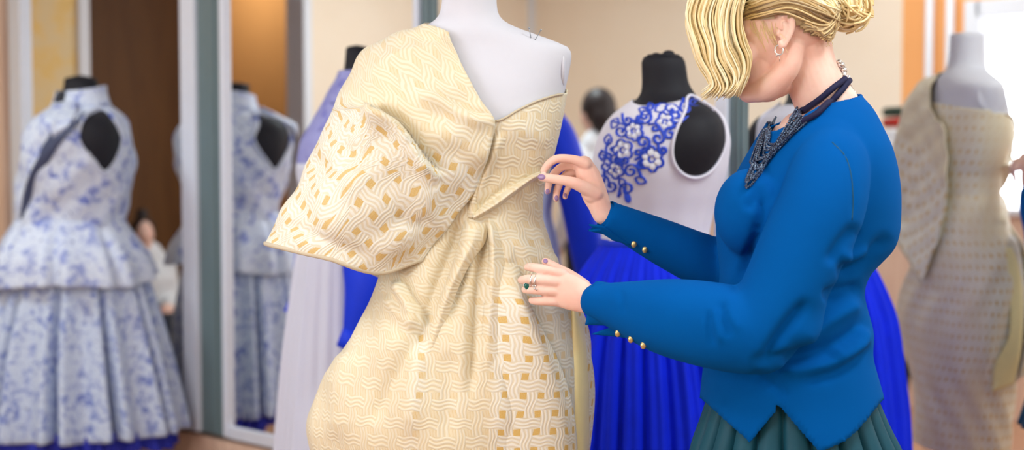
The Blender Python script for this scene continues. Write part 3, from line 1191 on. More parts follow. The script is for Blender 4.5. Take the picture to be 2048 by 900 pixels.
CL = [
    # the deep fold across the shoulder drape
    ([(764, 226), (795, 246), (822, 280), (850, 318), (884, 356)], 24, .050, 'step!'),
    ([(812, 280), (838, 312), (872, 350)], 8, -.010, 'ridge'),
    ([(700, 300), (740, 256), (776, 232)], 22, .010, 'ridge'),
    ([(752, 130), (800, 110), (850, 100), (895, 98)], 12, .007, 'ridge'),
    ([(830, 180), (880, 205), (930, 232), (985, 250)], 12, .010, 'pleat'),
    ([(860, 150), (900, 180), (950, 215)], 9, -.005, 'ridge'),
    ([(800, 235), (860, 260), (930, 290), (975, 330)], 22, .008, 'ridge'),
    ([(880, 356), (845, 420), (790, 480), (740, 520)], 24, .008, 'ridge'),
    ([(640, 300), (620, 370), (590, 440)], 20, -.008, 'ridge'),
    ([(570, 440), (620, 470), (690, 500), (760, 520)], 16, -.010, 'ridge'),
    ([(720, 330), (690, 400), (640, 460)], 30, .008, 'ridge'),
    ([(790, 430), (820, 445), (860, 440)], 14, -.008, 'ridge'),
]
CG = fold(CG, CN, CL)
CG = CG + CN * (.0018 * np.sin(CG[..., 0:1] * 61 + CG[..., 2:3] * 47) + .002 * np.sin(CG[..., 0:1] * 33 - CG[..., 2:3] * 71))
CG = push_out(CG, form, .009)
uvc = arc_uv(CG)
cx_, cy_ = proj(CG)
ctint = np.clip(.35 + .75 * np.clip((cy_ - 235 - .55 * (cx_ - 780)) / 60, 0, 1), 0, .95)
rot = math.radians(12)
uvc = np.stack([uvc[..., 0] * math.cos(rot) - uvc[..., 1] * math.sin(rot), uvc[..., 0] * math.sin(rot) + uvc[..., 1] * math.cos(rot)], -1)
o = mesh_obj('cape_sleeve', grid_mesh('cape_sleeve', CG, False, uvc * .80, ctint), M['brocade_cape'], td)
s = o.modifiers.new('solid', 'SOLIDIFY'); s.thickness = .004; s.offset = 0
# rolled hem of the sleeve opening
hem = CG[:, -1]
b = MB(); b.tube(hem[::3] + np.array([0, 0, .002]), .005, 8); b.build('sleeve_hem', M['brocade_under'], td)

kp = lambda x, y, off: tuple(gown.front(x, y, off)[2])
# little tuck above the gather
surf([(952, 330), (944, 370), (936, 408), (934, 436)], [(972, 330), (964, 370), (956, 408), (952, 436)], [-.003, .006, .010, .006, -.003], 'waist_tuck', M['brocade'])
# fine cream edging along the neckline
b = MB()
b.tube([kp(x, float(neckline(x)) + 2, .004) for x in np.linspace(992, 1126, 14)], .0022, 8, dens=4)
b.build('neck_edging', M['brocade_under'], td)
# pins stuck in the shoulder of the form
for i, (x, y) in enumerate(((1062, 62), (1070, 66))):
    b = MB()
    p0 = form.front(x, y + 14, .0)[2]
    p1 = p0 + np.array([(-.004, .012)[i], -.004, .020])
    b.tube([p0, p1], .0008, 6)
    b.ell(p1, (.002, .002, .002), nu=8, nv=6)
    o = b.build('dress_pin', M['steel'])
    tag(o, ['left one of two pins stuck in the white bare shoulder', 'right one of two pins stuck in the white bare shoulder'][i], 'pin', 'pins in the bare shoulder')
# ------------------------------------------------------------------ floral dress on the black form (left)
def shell(prof, z0, z1, off, nth=160, nv=60, wave=None, name='shell', uvr=.2, th0=-PI * 1.5, th1=PI * .5, closed=True):
    """cloth round a form between heights z0 (may be a function of the angle) and z1; wave(th, z, t) adds to the radius"""
    th = np.linspace(th0, th1, nth, endpoint=not closed)
    a = np.array([z0(t) for t in th]) if callable(z0) else np.full(nth, z0)
    e = np.array([z1(t) for t in th]) if callable(z1) else np.full(nth, z1)
    v = np.linspace(0, 1, nv)
    Z = a[:, None] * (1 - v) + e[:, None] * v
    W = wave(th[:, None], Z, v[None, :]) if wave else 0.
    G = prof.pos(th[:, None], Z, off + W)
    return grid_mesh(name, G, closed, np.stack([np.broadcast_to(th[:, None] * uvr, Z.shape), Z], -1)), G


def cloth(name, me, mat, parent, t=.003):
    o = mesh_obj(name, me, mat, parent)
    s = o.modifiers.new('solid', 'SOLIDIFY'); s.thickness = t; s.offset = 0
    return o


def capped(prof, z1, z0, nth=72, nz=50, name='torso'):
    th = np.linspace(-PI, PI, nth, endpoint=False)
    zz = np.linspace(z0, z1, nz)
    me = grid_mesh(name, prof.pos(th[:, None], zz[None, :]), True)
    bm = bmesh.new(); bm.from_mesh(me); bm.verts.ensure_lookup_table()
    bm.faces.new([bm.verts[i * nz + nz - 1] for i in range(nth)])
    bm.faces.new([bm.verts[i * nz] for i in reversed(range(nth))])
    bmesh.ops.recalc_face_normals(bm, faces=bm.faces)
    bm.to_mesh(me); bm.free()
    return me


def stand(t, x, y, ztop, mat, wheels=False):
    b = MB(); b.tube([(x, y, .03), (x, y, ztop)], .016, 16); b.build('stand_pole', mat, t)
    b = MB(); b.lathe([(.0, 0), (.17, 0), (.175, .008), (.15, .02), (.04, .03), (.025, .05), (.0, .05)], (x, y), 36); b.build('stand_base', mat, t)


def face_patch(prof, th0, z0, half_u, half_z, off, shape, n=40, rings=8, dome=.012):
    """rounded plate lying on the surface at (th0, z0); shape(a) -> (u, v) outline in -1..1. returns verts, faces, outline"""
    e = 1e-3
    p0 = prof.pos(th0, z0, off)
    du = prof.pos(th0 + e, z0, off) - prof.pos(th0 - e, z0, off)
    L = np.linalg.norm(du) / (2 * e)
    nrm = np.cross(du, (0, 0, 1.)); nrm /= np.linalg.norm(nrm)
    if nrm[1] * (p0[1] - prof.Y) + nrm[0] * (p0[0] - float((prof.fl(z0) + prof.fr(z0)) / 2)) < 0:
        nrm = -nrm
    V, F, ring = [], [], []
    for r in range(rings + 1):
        k = r / rings
        for a in np.linspace(0, 2 * PI, n, endpoint=False):
            u, v = shape(a)
            q = prof.pos(th0 + u * k * half_u / L, z0 + v * k * half_z, off) + nrm * dome * (1 - k * k)
            V.append(q)
            if r == rings:
                ring.append(q)
    for r in range(rings):
        for i in range(n):
            l = (i + 1) % n
            F.append((r * n + i, r * n + l, (r + 1) * n + l, (r + 1) * n + i))
    return V, F, np.array(ring), nrm


YD = 5.50
D = Prof(YD, [
    (158, 130, 193, .055, .055), (176, 128, 194, .057, .058), (196, 122, 202, .065, .065), (212, 112, 214, .085, .08), (224, 96, 228, .13, .115), (236, 82, 238, .19, .19), (252, 72, 246, .215, .225),
    (280, 62, 252, .222, .245), (330, 52, 257, .215, .245), (370, 46, 253, .195, .225), (400, 43, 247, .175, .205), (440, 42, 240, .160, .185), (480, 40, 246, .17, .19),
    (540, 20, 262, .2, .195), (600, 0, 285, .22, .21)], 2.2)
xd = float((D.fl(D.z(430)) + D.fr(D.z(430))) / 2)
t = thing('dress_form', 'black dress form wearing the blue floral dress', 'dress form', (xd, YD, 0))
mesh_obj('torso', capped(D, D.z(159), D.z(462)), M['form_black'], t)
ncx = float((D.fl(D.z(165)) + D.fr(D.z(165))) / 2)
b = MB(); zt = D.z(159); b.lathe([(.0, zt - .004), (.06, zt - .004), (.058, zt + .004), (.03, zt + .012), (.0, zt + .016)], (ncx, YD), 28)
b.build('neck_cap', M['form_black'], t)
stand(t, xd, YD, D.z(455), M['form_black'])

t2 = thing('floral_dress', 'sleeveless blue and white floral peplum dress on the left black form', 'dress', (xd, YD, .2))
crush = lambda th, Z, v: .004 * np.sin(5 * th + 30 * Z) + .003 * np.sin(9 * th - 41 * Z)
tha, za, _ = D.front(206, 276, .016)
def tear(a):
    u, v = math.cos(a), math.sin(a)
    if v < 0:
        u *= 1 - .62 * (-v) ** 1.3
        v *= 1.12
    return u, v


def holed(me, prof, off, holes):
    bm = bmesh.new(); bm.from_mesh(me)
    kill = []
    rings = [(prof.pos(th0, z0, off), face_patch(prof, th0, z0, hu * .97, hz * .97, off, shp, 44, 2, 0)[2]) for th0, z0, hu, hz, shp in holes]
    for f in bm.faces:
        c = np.array(f.calc_center_median())
        for c0, ring in rings:
            if np.linalg.norm(c - c0) > .16:
                continue
            n = c0 - np.array([float((prof.fl(c0[2]) + prof.fr(c0[2])) / 2), prof.Y, c0[2]]); n /= np.linalg.norm(n)
            h = np.cross((0, 0, 1.), n)
            rx, rz = (ring - c0) @ h, ring[:, 2] - c0[2]
            x, z = (c - c0) @ h, c[2] - c0[2]
            ins, j = False, len(rx) - 1
            for i in range(len(rx)):
                if (rz[i] > z) != (rz[j] > z) and x < (rx[j] - rx[i]) * (z - rz[i]) / (rz[j] - rz[i]) + rx[i]:
                    ins = not ins
                j = i
            if ins:
                kill.append(f)
                break
    bmesh.ops.delete(bm, geom=kill, context='FACES')
    bm.to_mesh(me); bm.free()
    return me


me, _ = shell(D, lambda a: D.z(206), D.z(446), .012, 200, 90, crush, 'bodice')
holed(me, D, .012, [(th0, za, .090, .108, tear) for th0 in (tha, tha + PI - .25)])
cloth('bodice', me, M['floral'], t2)
# stand collar, open to the front
FRONT = math.radians(-135)
cz = lambda a: D.z(206) - .004
cth0, cth1 = FRONT + .45, FRONT + 2 * PI - .45
th = np.linspace(cth0, cth1, 70)
v = np.linspace(0, 1, 12)
hgt = .062 + .014 * np.cos((th - FRONT - PI))
Z = D.z(209) + hgt[:, None] * v[None, :]
Gc = D.pos(th[:, None], np.full_like(Z, D.z(200)), .012 + .016 * (1 - v[None, :]) ** 2 + 0 * Z)
Gc[..., 2] = Z
cloth('stand_collar', grid_mesh('stand_collar', Gc, False, arc_uv(Gc)), M['floral'], t2, .005)
# turned down collar flap and dark ribbon across the chest
dp = lambda x, y, off: D.front(x, y, off)[2]
C = np.array([[dp(150, 203, .030), dp(128, 204, .034), dp(101, 210, .034)], [dp(152, 222, .034), dp(128, 226, .040), dp(103, 236, .042)],
              [dp(140, 246, .028), dp(122, 254, .032), dp(104, 262, .034)], [dp(124, 266, .018), dp(114, 274, .018), dp(106, 278, .018)]])
A = np.stack([dense(C[i], 8) for i in range(4)])
Gf = np.stack([dense(A[:, j], 8) for j in range(A.shape[1])], 1)
cloth('collar_flap', grid_mesh('collar_flap', Gf, False, arc_uv(Gf)), M['floral'], t2, .005)
b = MB()
b.tube([dp(x, y, o) for x, y, o in ((168, 226, .02), (150, 246, .024), (128, 266, .026), (108, 288, .024), (88, 318, .022), (70, 352, .018), (56, 392, .014), (46, 436, .014))],
       [(.012, .004), (.013, .004), (.014, .004), (.017, .004), (.021, .004), (.021, .004), (.018, .004), (.012, .004)], 12, dens=6, flat=(1, 0, .4))
b.build('ribbon', M['ribbon_dark'], t2)
b = MB()
b.tube([dp(106, 262, .018), dp(98, 282, .018), dp(86, 300, .018), dp(78, 322, .014)], [(.004, .002), (.010, .003), (.008, .003), (.003, .002)], 10, dens=5, flat=(1, 0, .4))
b.build('ribbon', M['ribbon_dark'], t2)
# armholes with the black form showing
for k, th0 in enumerate((tha, tha + PI - .25)):
    V, F, ring, nrm = face_patch(D, th0, za, .090, .108, .016, tear, 44, 8, .016)
    b = MB(); b.add(V, F)
    b.build('arm_plate', M['form_black'], t)
    ring = ring.mean(0) + (ring - ring.mean(0)) * 1.075
    b = MB(); b.tube(ring, .0055, 8, closed=True)
    b.build('armhole_binding', M['floral'], t2)
# peplum and skirt with deep pleats
def pleats(n, ph, deep, sharp=.16):
    def f(th, Z, v):
        x = np.mod((th + ph) * n / (2 * PI), 1.) - .5
        return -deep * np.exp(-(x / sharp) ** 2) * v ** .8 + deep * .35 * np.cos(2 * PI * x) * v
    return f
PEP = Prof(YD, [(438, 40, 241, .165, .19), (452, 32, 247, .18, .20), (480, 14, 268, .22, .24), (515, 0, 292, .26, .28), (545, -8, 304, .275, .295), (580, -14, 312, .285, .30)], 2.)
fl = pleats(8, .35, .06, .11)
hemp = lambda a: PEP.z(556) + .020 * math.cos(a - math.radians(-100)) * -1 + .012 * math.sin(3 * a)
me, _ = shell(PEP, PEP.z(440), hemp, .010, 240, 30, fl, 'peplum')
cloth('peplum', me, M['floral'], t2, .005)
SK = Prof(YD, [(500, 30, 252, .17, .17), (540, 15, 285, .22, .21), (600, -6, 306, .245, .245), (700, -38, 334, .275, .265), (800, -54, 356, .30, .262), (850, -60, 366, .31, .262), (900, -64, 371, .315, .262)], 2.)
fs = pleats(11, .12, .15, .085)
me, _ = shell(SK, SK.z(505), lambda a: SK.z(858) + .006 * math.sin(11 * a), .0, 400, 60, fs, 'pleated_skirt')
cloth('pleated_skirt', me, M['floral_skirt'], t2, .005)
fr = lambda th, Z, v: -.05 + .018 * np.sin(34 * th + 3 * np.sin(5 * th)) * v + .010 * np.sin(77 * th) * v
for k, (zo, dr) in enumerate(((0, .0), (.014, -.03))):
    me, _ = shell(SK, SK.z(842), lambda a: SK.z(888) + zo + .010 * math.sin(7 * a + k) + .006 * math.sin(17 * a), dr, 500, 18, fr, 'tulle_frill')
    cloth('tulle_frill', me, M['tulle_violet'], t2, .001)

# ------------------------------------------------------------------ black form with white embroidered top and blue tulle skirt
YB = 3.67
B = Prof(YB, [
    (113, 1288, 1364, .044, .044), (124, 1283, 1370, .050, .050), (165, 1284, 1377, .053, .053), (188, 1281, 1390, .060, .060), (202, 1268, 1402, .078, .075), (214, 1252, 1418, .11, .10),
    (228, 1234, 1434, .145, .125), (250, 1216, 1446, .165, .14), (285, 1200, 1452, .172, .145), (330, 1192, 1447, .165, .14), (380, 1196, 1434, .145, .125),
    (430, 1205, 1418, .125, .112), (478, 1210, 1410, .115, .108), (540, 1200, 1425, .13, .125), (620, 1190, 1445, .14, .14)], 2.15)
xb = float((B.fl(B.z(470)) + B.fr(B.z(470))) / 2)
t = thing('dress_form', 'black dress form with a tall neck wearing the white embroidered top', 'dress form', (xb, YB, 0))
mesh_obj('torso', capped(B, B.z(114), B.z(610)), M['form_black'], t)
ncx = float((B.fl(B.z(120)) + B.fr(B.z(120))) / 2)
b = MB(); zt = B.z(114); b.lathe([(.0, zt - .002), (.046, zt), (.04, zt + .006), (.02, zt + .008), (.0, zt + .009)], (ncx, YB), 28)
b.ell((ncx + .012, YB - .02, zt + .006), (.016, .016, .010)); b.ell((ncx - .02, YB - .02, zt + .002), (.012, .012, .008))
b.build('neck_cap', M['form_black'], t)
stand(t, xb, YB, B.z(600), M['form_black'])
t2 = thing('embroidered_gown', 'gown with white blue-embroidered top and royal blue tulle skirt', 'dress', (xb, YB, .1))
def top_b(a):
    # round neckline, lower at the wearer's front
    return B.z(199) - .020 * max(0, math.cos(a - math.radians(-120))) ** 4
def oval(a):
    u, v = math.cos(a), math.sin(a)
    return u + .20 * v, v


tha, za, _ = B.front(1411, 272, .010)
me, _ = shell(B, top_b, B.z(486), .008, 200, 90, lambda th, Z, v: .0015 * np.sin(14 * th) * v, 'bodice')
holed(me, B, .008, [(th0, za, .076, .098, oval) for th0 in (tha, tha + PI - .2)])
cloth('bodice', me, M['white_top'], t2, .003)
for th0 in (tha, tha + PI - .2):
    V, F, ring, nrm = face_patch(B, th0, za, .076, .098, .011, oval, 48, 8, .014)
    b = MB(); b.add(V, F); b.build('arm_plate', M['form_black'], t)
    ring = ring.mean(0) + (ring - ring.mean(0)) * 1.06
    b = MB(); b.tube(ring, .004, 8, closed=True); b.build('armhole_binding', M['white_top'], t2)
# embroidery: scrolls, leaves and open flowers in blue outline over white padding
bp = lambda x, y, off=.011: B.front(x, y, off)[2]
rb = random.Random(3)
eb, ew = MB(), MB()
def outline(pts, r, mb=eb, closed=False, flat=None):
    q = []
    for x, y in pts:
        try:
            q.append(bp(x, y))
        except Exception:
            pass
    if len(q) > 2:
        mb.tube(q, [(r, r * .5)] * len(q), 6, flat=(1, 0, 0) if flat is None else flat, closed=closed)
def flower(cx, cy, r, n=6, rot=0):
    fb_ = MB()
    ring = [(cx + r * (.72 + .28 * abs(math.sin(n * a / 2 + rot))) * math.cos(a) * .92, cy + r * (.72 + .28 * abs(math.sin(n * a / 2 + rot))) * math.sin(a)) for a in np.linspace(0, 2 * PI, 48, endpoint=False)]
    outline(ring, .0036, fb_, closed=True)
    for k in range(n):
        a = 2 * PI * (k + .5) / n - 2 * rot / n
        q = bp(cx + r * .5 * math.cos(a), cy + r * .5 * math.sin(a), .010)
        fb_.ell(q, (r * .30 / ppm(YB), .003, r * .30 / ppm(YB)), nu=10, nv=6, mi=1)
    outline([(cx + r * .26 * math.cos(a), cy + r * .26 * math.sin(a)) for a in np.linspace(0, 2 * PI, 20, endpoint=False)], .0028, fb_, closed=True)
    fb_.build('embroidered_flower', [M['embroidery_blue'], M['embroidery_pale']], t2)


def scroll(cx, cy, r, turns, rot, sgn=1, tail=1.2, rad=.0042):
    pts = []
    for k in np.linspace(0, 1, 40):
        a = rot + sgn * turns * 2 * PI * k
        rr = r * (.18 + .82 * k)
        pts.append((cx + rr * math.cos(a), cy + rr * math.sin(a)))
    dx, dy = pts[-1][0] - pts[-2][0], pts[-1][1] - pts[-2][1]
    L = math.hypot(dx, dy)
    for k in range(1, 6):
        pts.append((pts[39][0] + dx / L * r * tail * k / 5, pts[39][1] + dy / L * r * tail * k / 5))
    outline(pts, rad)
def leaf(cx, cy, L, rot, w=.3):
    for sg in (-1, 1):
        outline([(cx + math.cos(rot) * L * k - math.sin(rot) * sg * L * w * math.sin(PI * k), cy + math.sin(rot) * L * k + math.cos(rot) * sg * L * w * math.sin(PI * k)) for k in np.linspace(0, 1, 14)], .0032)
def blob(cx, cy, rx, rz):
    q = bp(cx, cy, .010)
    eb.ell(q, (rx / ppm(YB), .004, rz / ppm(YB)), nu=12, nv=8)
flower(1304, 318, 26, 6, .3); flower(1246, 300, 22, 5, .0); flower(1268, 262, 20, 6, .5); flower(1330, 244, 20, 5, .2); flower(1232, 340, 18, 5, .6)
for a in ((1290, 232, 15, 1.3, 0, 1), (1352, 232, 15, 1.2, 2, -1), (1242, 262, 15, 1.4, 1, -1), (1226, 300, 14, 1.2, 2.4, 1), (1212, 332, 13, 1.2, .4, -1), (1262, 342, 15, 1.4, 3.6, 1),
          (1222, 372, 13, 1.3, 1.2, 1), (1254, 378, 14, 1.2, 4.4, -1), (1286, 284, 14, 1.3, 5.2, 1), (1316, 276, 13, 1.2, .6, -1), (1372, 216, 12, 1.1, 3.1, 1), (1206, 360, 11, 1.2, 5, 1), (1340, 268, 12, 1.1, 4, 1), (1300, 212, 9, 1.2, 1, 1), (1386, 204, 8, 1.1, 2, -1), (1256, 240, 10, 1.2, 2, 1), (1276, 306, 9, 1.2, 0, 1), (1238, 320, 9, 1.2, 3, -1), (1206, 312, 9, 1.2, 4, 1), (1326, 300, 9, 1.2, 2, 1), (1310, 256, 9, 1.1, 5, -1), (1250, 320, 8, 1.2, 1, 1), (1284, 330, 9, 1.2, 3, 1)):
    scroll(*a)
for a in ((1278, 218, 26, .3), (1310, 222, 28, -.5), (1330, 214, 30, .2), (1368, 204, 28, -.2), (1236, 236, 24, 2.1), (1218, 268, 24, 1.7), (1204, 300, 24, 1.4), (1240, 356, 22, 1.1), (1270, 356, 24, .4), (1300, 296, 22, 2.6)):
    leaf(*a)
for a in ((1276, 240, 6, 10), (1282, 246, 8, 6), (1266, 246, 5, 8), (1210, 346, 5, 12), (1256, 392, 8, 14), (1250, 380, 5, 9), (1222, 318, 4, 10), (1240, 384, 4, 8), (1214, 386, 4, 7), (1344, 222, 5, 6), (1314, 212, 6, 4)):
    blob(*a)
eb.build('embroidery', M['embroidery_blue'], t2)
SB = Prof(YB, [(482, 1208, 1412, .118, .112), (500, 1196, 1424, .135, .13), (540, 1168, 1452, .18, .17), (600, 1142, 1482, .22, .21), (700, 1116, 1520, .26, .25), (800, 1098, 1548, .275, .26), (900, 1084, 1566, .29, .27), (1100, 1070, 1586, .30, .28), (1240, 1066, 1590, .305, .285)], 2.)
gath = lambda th, Z, v: (.010 * np.sin(26 * th + 2 * np.sin(3 * th)) + .006 * np.sin(61 * th + Z * 3)) * np.clip(v * 4, 0, 1)
me, _ = shell(SB, SB.z(478), .12, .004, 420, 50, gath, 'tulle_skirt')
cloth('tulle_skirt', me, M['royal_tulle'], t2, .002)
b = MB(); th = np.linspace(-PI, PI, 80, endpoint=False); b.tube(SB.pos(th, SB.z(486), .006), [(.012, .004)] * 80, 8, flat=(0, 0, 1), closed=True)
b.build('waistband', M['royal'], t2)

# ------------------------------------------------------------------ white gown with blue sleeves behind the cream gown
YG = 4.46
Gp = Prof(YG, [
    (98, 690, 738, .040, .040), (112, 686, 741, .043, .043), (138, 684, 744, .046, .046), (156, 678, 750, .058, .058), (180, 664, 764, .10, .10), (200, 654, 776, .115, .115), (240, 632, 796, .15, .15),
    (290, 606, 812, .18, .18), (340, 600, 815, .175, .17), (400, 612, 806, .15, .15), (440, 618, 800, .14, .14), (500, 602, 812, .16, .16), (600, 588, 832, .18, .18),
    (700, 576, 850, .20, .20), (800, 566, 866, .215, .215), (900, 557, 880, .23, .23), (1050, 545, 900, .245, .245)], 2.)
xg = float((Gp.fl(Gp.z(430)) + Gp.fr(Gp.z(430))) / 2)
t = thing('dress_form', 'black dress form mostly hidden behind the cream gown', 'dress form', (xg, YG, 0))
FG = Prof(YG, [(96, 692, 736, .038, .038), (138, 688, 740, .043, .043), (160, 680, 750, .05, .05), (200, 664, 766, .09, .09), (240, 646, 782, .125, .125), (290, 622, 796, .15, .15), (430, 632, 786, .12, .12), (560, 625, 800, .14, .14)], 2.)
mesh_obj('torso', capped(FG, FG.z(99), FG.z(555)), M['form_black'], t)
b = MB(); zt = FG.z(99); cxn = float((FG.fl(zt) + FG.fr(zt)) / 2); b.lathe([(.0, zt - .002), (.036, zt), (.03, zt + .008), (.012, zt + .012), (.0, zt + .014)], (cxn, YG), 24)
b.build('neck_cap', M['form_black'], t)
stand(t, xg, YG, FG.z(550), M['form_black'])
t2 = thing('long_gown', 'long white gown with lilac yoke and royal blue sleeves, behind the cream gown', 'dress', (xg, YG, .1))
me, _ = shell(Gp, Gp.z(142), Gp.z(330), .008, 110, 40, None, 'yoke'); cloth('yoke', me, M['lilac_floral'], t2)
dr = lambda th, Z, v: (.008 * np.sin(13 * th) + .004 * np.sin(29 * th)) * np.clip(v * 2, 0, 1)
me, _ = shell(Gp, Gp.z(326), .10, .010, 300, 60, dr, 'white_skirt'); cloth('white_skirt', me, M['white_satin'], t2)
for sgn, pts, rad in ((-1, [(714, 200, YG - .09), (736, 260, YG - .16), (750, 340, YG - .20), (750, 440, YG - .24), (742, 540, YG - .27), (728, 600, YG - .28), (708, 668, YG - .28)],
                       [(.04, .05), (.075, .06), (.095, .062), (.10, .062), (.085, .060), (.06, .05), (.034, .034)]),
                      (1, [(700, 168, YG + .10), (690, 230, YG + .20), (670, 330, YG + .24), (640, 440, YG + .26), (618, 520, YG + .27), (606, 570, YG + .26), (592, 603, YG + .25)],
                       [.035, .062, .060, .056, .050, .036, .022])):
    b = MB(); b.limb([P(*q) for q in pts], rad, 20, 6, flat=(1, 0, 0)); o = b.build('sleeve', M['royal'], t2)
    q0, q1 = P(*pts[-1]), P(*pts[-2])
    d = (q0 - q1) / np.linalg.norm(q0 - q1); rad = [np.max(r_) for r_ in rad]
    b = MB(); b.tube([q0 - d * .012, q0 + d * .02, q0 + d * .045], [rad[-1] * 1.06, rad[-1] * 1.15, rad[-1] * 1.2], 20); b.build('cuff', M['royal'], o)
# ------------------------------------------------------------------ the woman in the blue sweater
YW = 2.80
W_ROWS = [   # py, front px, back px, half width
    (182, 1622, 1713, .056), (196, 1596, 1722, .085), (216, 1562, 1738, .122), (256, 1530, 1757, .162), (300, 1503, 1776, .182),
    (350, 1474, 1788, .188), (400, 1448, 1793, .186), (445, 1434, 1793, .178), (490, 1436, 1784, .168), (520, 1440, 1758, .160),
    (548, 1442, 1732, .156), (580, 1440, 1722, .155), (620, 1432, 1730, .158), (660, 1422, 1740, .166), (700, 1414, 1738, .174),
    (745, 1408, 1748, .182), (800, 1402, 1764, .188), (860, 1396, 1778, .196), (930, 1392, 1790, .20)]
WP = Prof(YW, [(r[0], r[1], r[2], r[3], r[3]) for r in W_ROWS], 2.25)


def torso_into(mb, prof, z0, z1, off=0., nth=64, nz=60):
    th = np.linspace(0, 2 * PI, nth, endpoint=False)
    zz = np.linspace(z0, z1, nz)
    G = prof.pos(th[:, None], zz[None, :], off(zz)[None, :] if callable(off) else off)
    V = G.transpose(1, 0, 2).reshape(-1, 3)
    F = []
    for j in range(nz - 1):
        for i in range(nth):
            l = (i + 1) % nth
            F.append((j * nth + i, j * nth + l, (j + 1) * nth + l, (j + 1) * nth + i))
    F.append(tuple(range(nth - 1, -1, -1)))
    F.append(tuple((nz - 1) * nth + i for i in range(nth)))
    mb.add(V, F)


def px_path(rows, s=1.0):
    """rows (px, py, Y, half width in photo px) -> points, radii in m"""
    return [P(r[0], r[1], r[2]) for r in rows], [r[3] / ppm(r[2]) * s for r in rows]


# arms: (px, py, distance, half width px)
NEAR_UP = [(1668, 300, 2.665, 62), (1660, 345, 2.625, 80), (1640, 420, 2.595, 88), (1600, 510, 2.580, 88), (1560, 600, 2.570, 86), (1516, 668, 2.565, 84)]
NEAR_FORE = [(1516, 668, 2.565, 84), (1455, 656, 2.585, 88), (1390, 644, 2.62, 85), (1330, 633, 2.655, 77), (1275, 621, 2.69, 62), (1225, 609, 2.72, 46), (1196, 603, 2.735, 38)]
FAR_UP = [(1570, 300, 2.93, 55), (1556, 360, 2.96, 70), (1530, 440, 2.97, 72), (1500, 520, 2.965, 68), (1478, 560, 2.96, 62)]
FAR_FORE = [(1478, 560, 2.96, 60), (1430, 532, 2.945, 56), (1380, 510, 2.93, 52), (1320, 482, 2.915, 46), (1270, 458, 2.90, 39), (1225, 436, 2.885, 32)]

sw = MB()
torso_into(sw, WP, WP.z(925), WP.z(184))
for rows in (NEAR_UP, NEAR_FORE, FAR_UP, FAR_FORE):
    pts, rad = px_path(rows)
    sw.limb(pts, rad, 28, 7)
# bust
sw.ell(P(1502, 425, 2.70), (.070, .085, .085)); sw.ell(P(1500, 425, 2.90), (.070, .085, .085))
me = union(sw, .0065, 7, 'sweater')
V, Nn = get_co(me), get_no(me)
SWL = [
    # shoulder seam
    ([(1664, 284), (1690, 312), (1702, 350), (1706, 400), (1704, 440)], 4, -.004, 'ridge'),
    # folds at the waist
    ([(1716, 452), (1684, 486), (1656, 530)], 12, -.008, 'ridge'),
    ([(1780, 470), (1726, 524), (1672, 548)], 14, -.010, 'ridge'),
    ([(1744, 502), (1710, 514), (1684, 520)], 12, .008, 'ridge'),
    ([(1725, 575), (1680, 583), (1644, 594)], 12, -.010, 'ridge'),
    ([(1722, 600), (1660, 640), (1590, 690)], 18, .012, 'ridge'),
    ([(1738, 640), (1670, 690), (1560, 720), (1500, 722)], 14, -.011, 'ridge'),
    ([(1740, 672), (1690, 716), (1610, 740), (1560, 742)], 12, .009, 'ridge'),
    ([(1738, 690), (1680, 740), (1600, 765)], 10, -.007, 'ridge'),
    ([(1500, 745), (1550, 770), (1575, 800)], 9, -.006, 'ridge'),
    ([(1736, 655), (1705, 690), (1660, 712)], 14, .010, 'ridge'),
    ([(1620, 600), (1570, 660), (1530, 720)], 12, -.014, 'ridge'),
    # elbow crook
    ([(1440, 600), (1446, 640), (1462, 672)], 8, -.008, 'ridge'),
    ([(1428, 612), (1432, 650), (1444, 690)], 7, .007, 'ridge'),
    ([(1416, 618), (1418, 655), (1428, 694)], 7, -.007, 'ridge'),
    ([(1456, 590), (1462, 630), (1480, 664)], 7, .005, 'ridge'),
    # under the bust, front of the upper arm
    ([(1528, 380), (1524, 430), (1502, 500), (1462, 590)], 9, -.012, 'ridge'),
    ([(1524, 368), (1508, 400), (1494, 420)], 12, -.006, 'ridge'),
    ([(1236, 575), (1244, 600), (1246, 630)], 6, -.003, 'ridge'),
]
V = fold(V, Nn, [(a, w, h * (1.4 if abs(h) > .0045 and a[0][0] > 1470 else 1. if abs(h) < .0045 else .8), k_) for a, w, h, k_ in SWL])
# hem with side slit, neck opening and cuff openings cut cleanly
px, py = proj(V)
hem_y = lambda x: np.interp(x, [1380, 1402, 1450, 1500, 1560, 1600, 1640, 1690, 1720, 1765, 1800], [786, 798, 842, 886, 814, 862, 906, 884, 858, 802, 770])
back = np.clip((px - 1545) / 160, 0, 1)
neck_y = lambda x, y3: np.interp(x, [1530, 1556, 1580, 1610, 1640, 1672, 1707, 1722, 1760], [262, 254, 240, 222, 204, 197, 190, 186, 186]) - np.clip((y3 - 2.80) * 60, -6, 14)


def cut(me, V, keep, edge_fn):
    """drops what lies outside keep and snaps the new rim onto the edge"""
    bm = bmesh.new(); bm.from_mesh(me)
    bm.verts.ensure_lookup_table()
    for v, c in zip(bm.verts, V):
        v.co = c
    bmesh.ops.delete(bm, geom=[v for v, k in zip(bm.verts, keep) if not k], context='VERTS')
    for v in bm.verts:
        if any(len(e.link_faces) == 1 for e in v.link_edges):
            n = edge_fn(np.array(v.co))
            if n is not None:
                v.co = Vector(n)
    bm.to_mesh(me); bm.free()
    me.update()


keep = (py < hem_y(px)) & ~((py < neck_y(px, V[:, 1])) & (px > 1535) & (np.abs(V[:, 1] - YW) < .16))


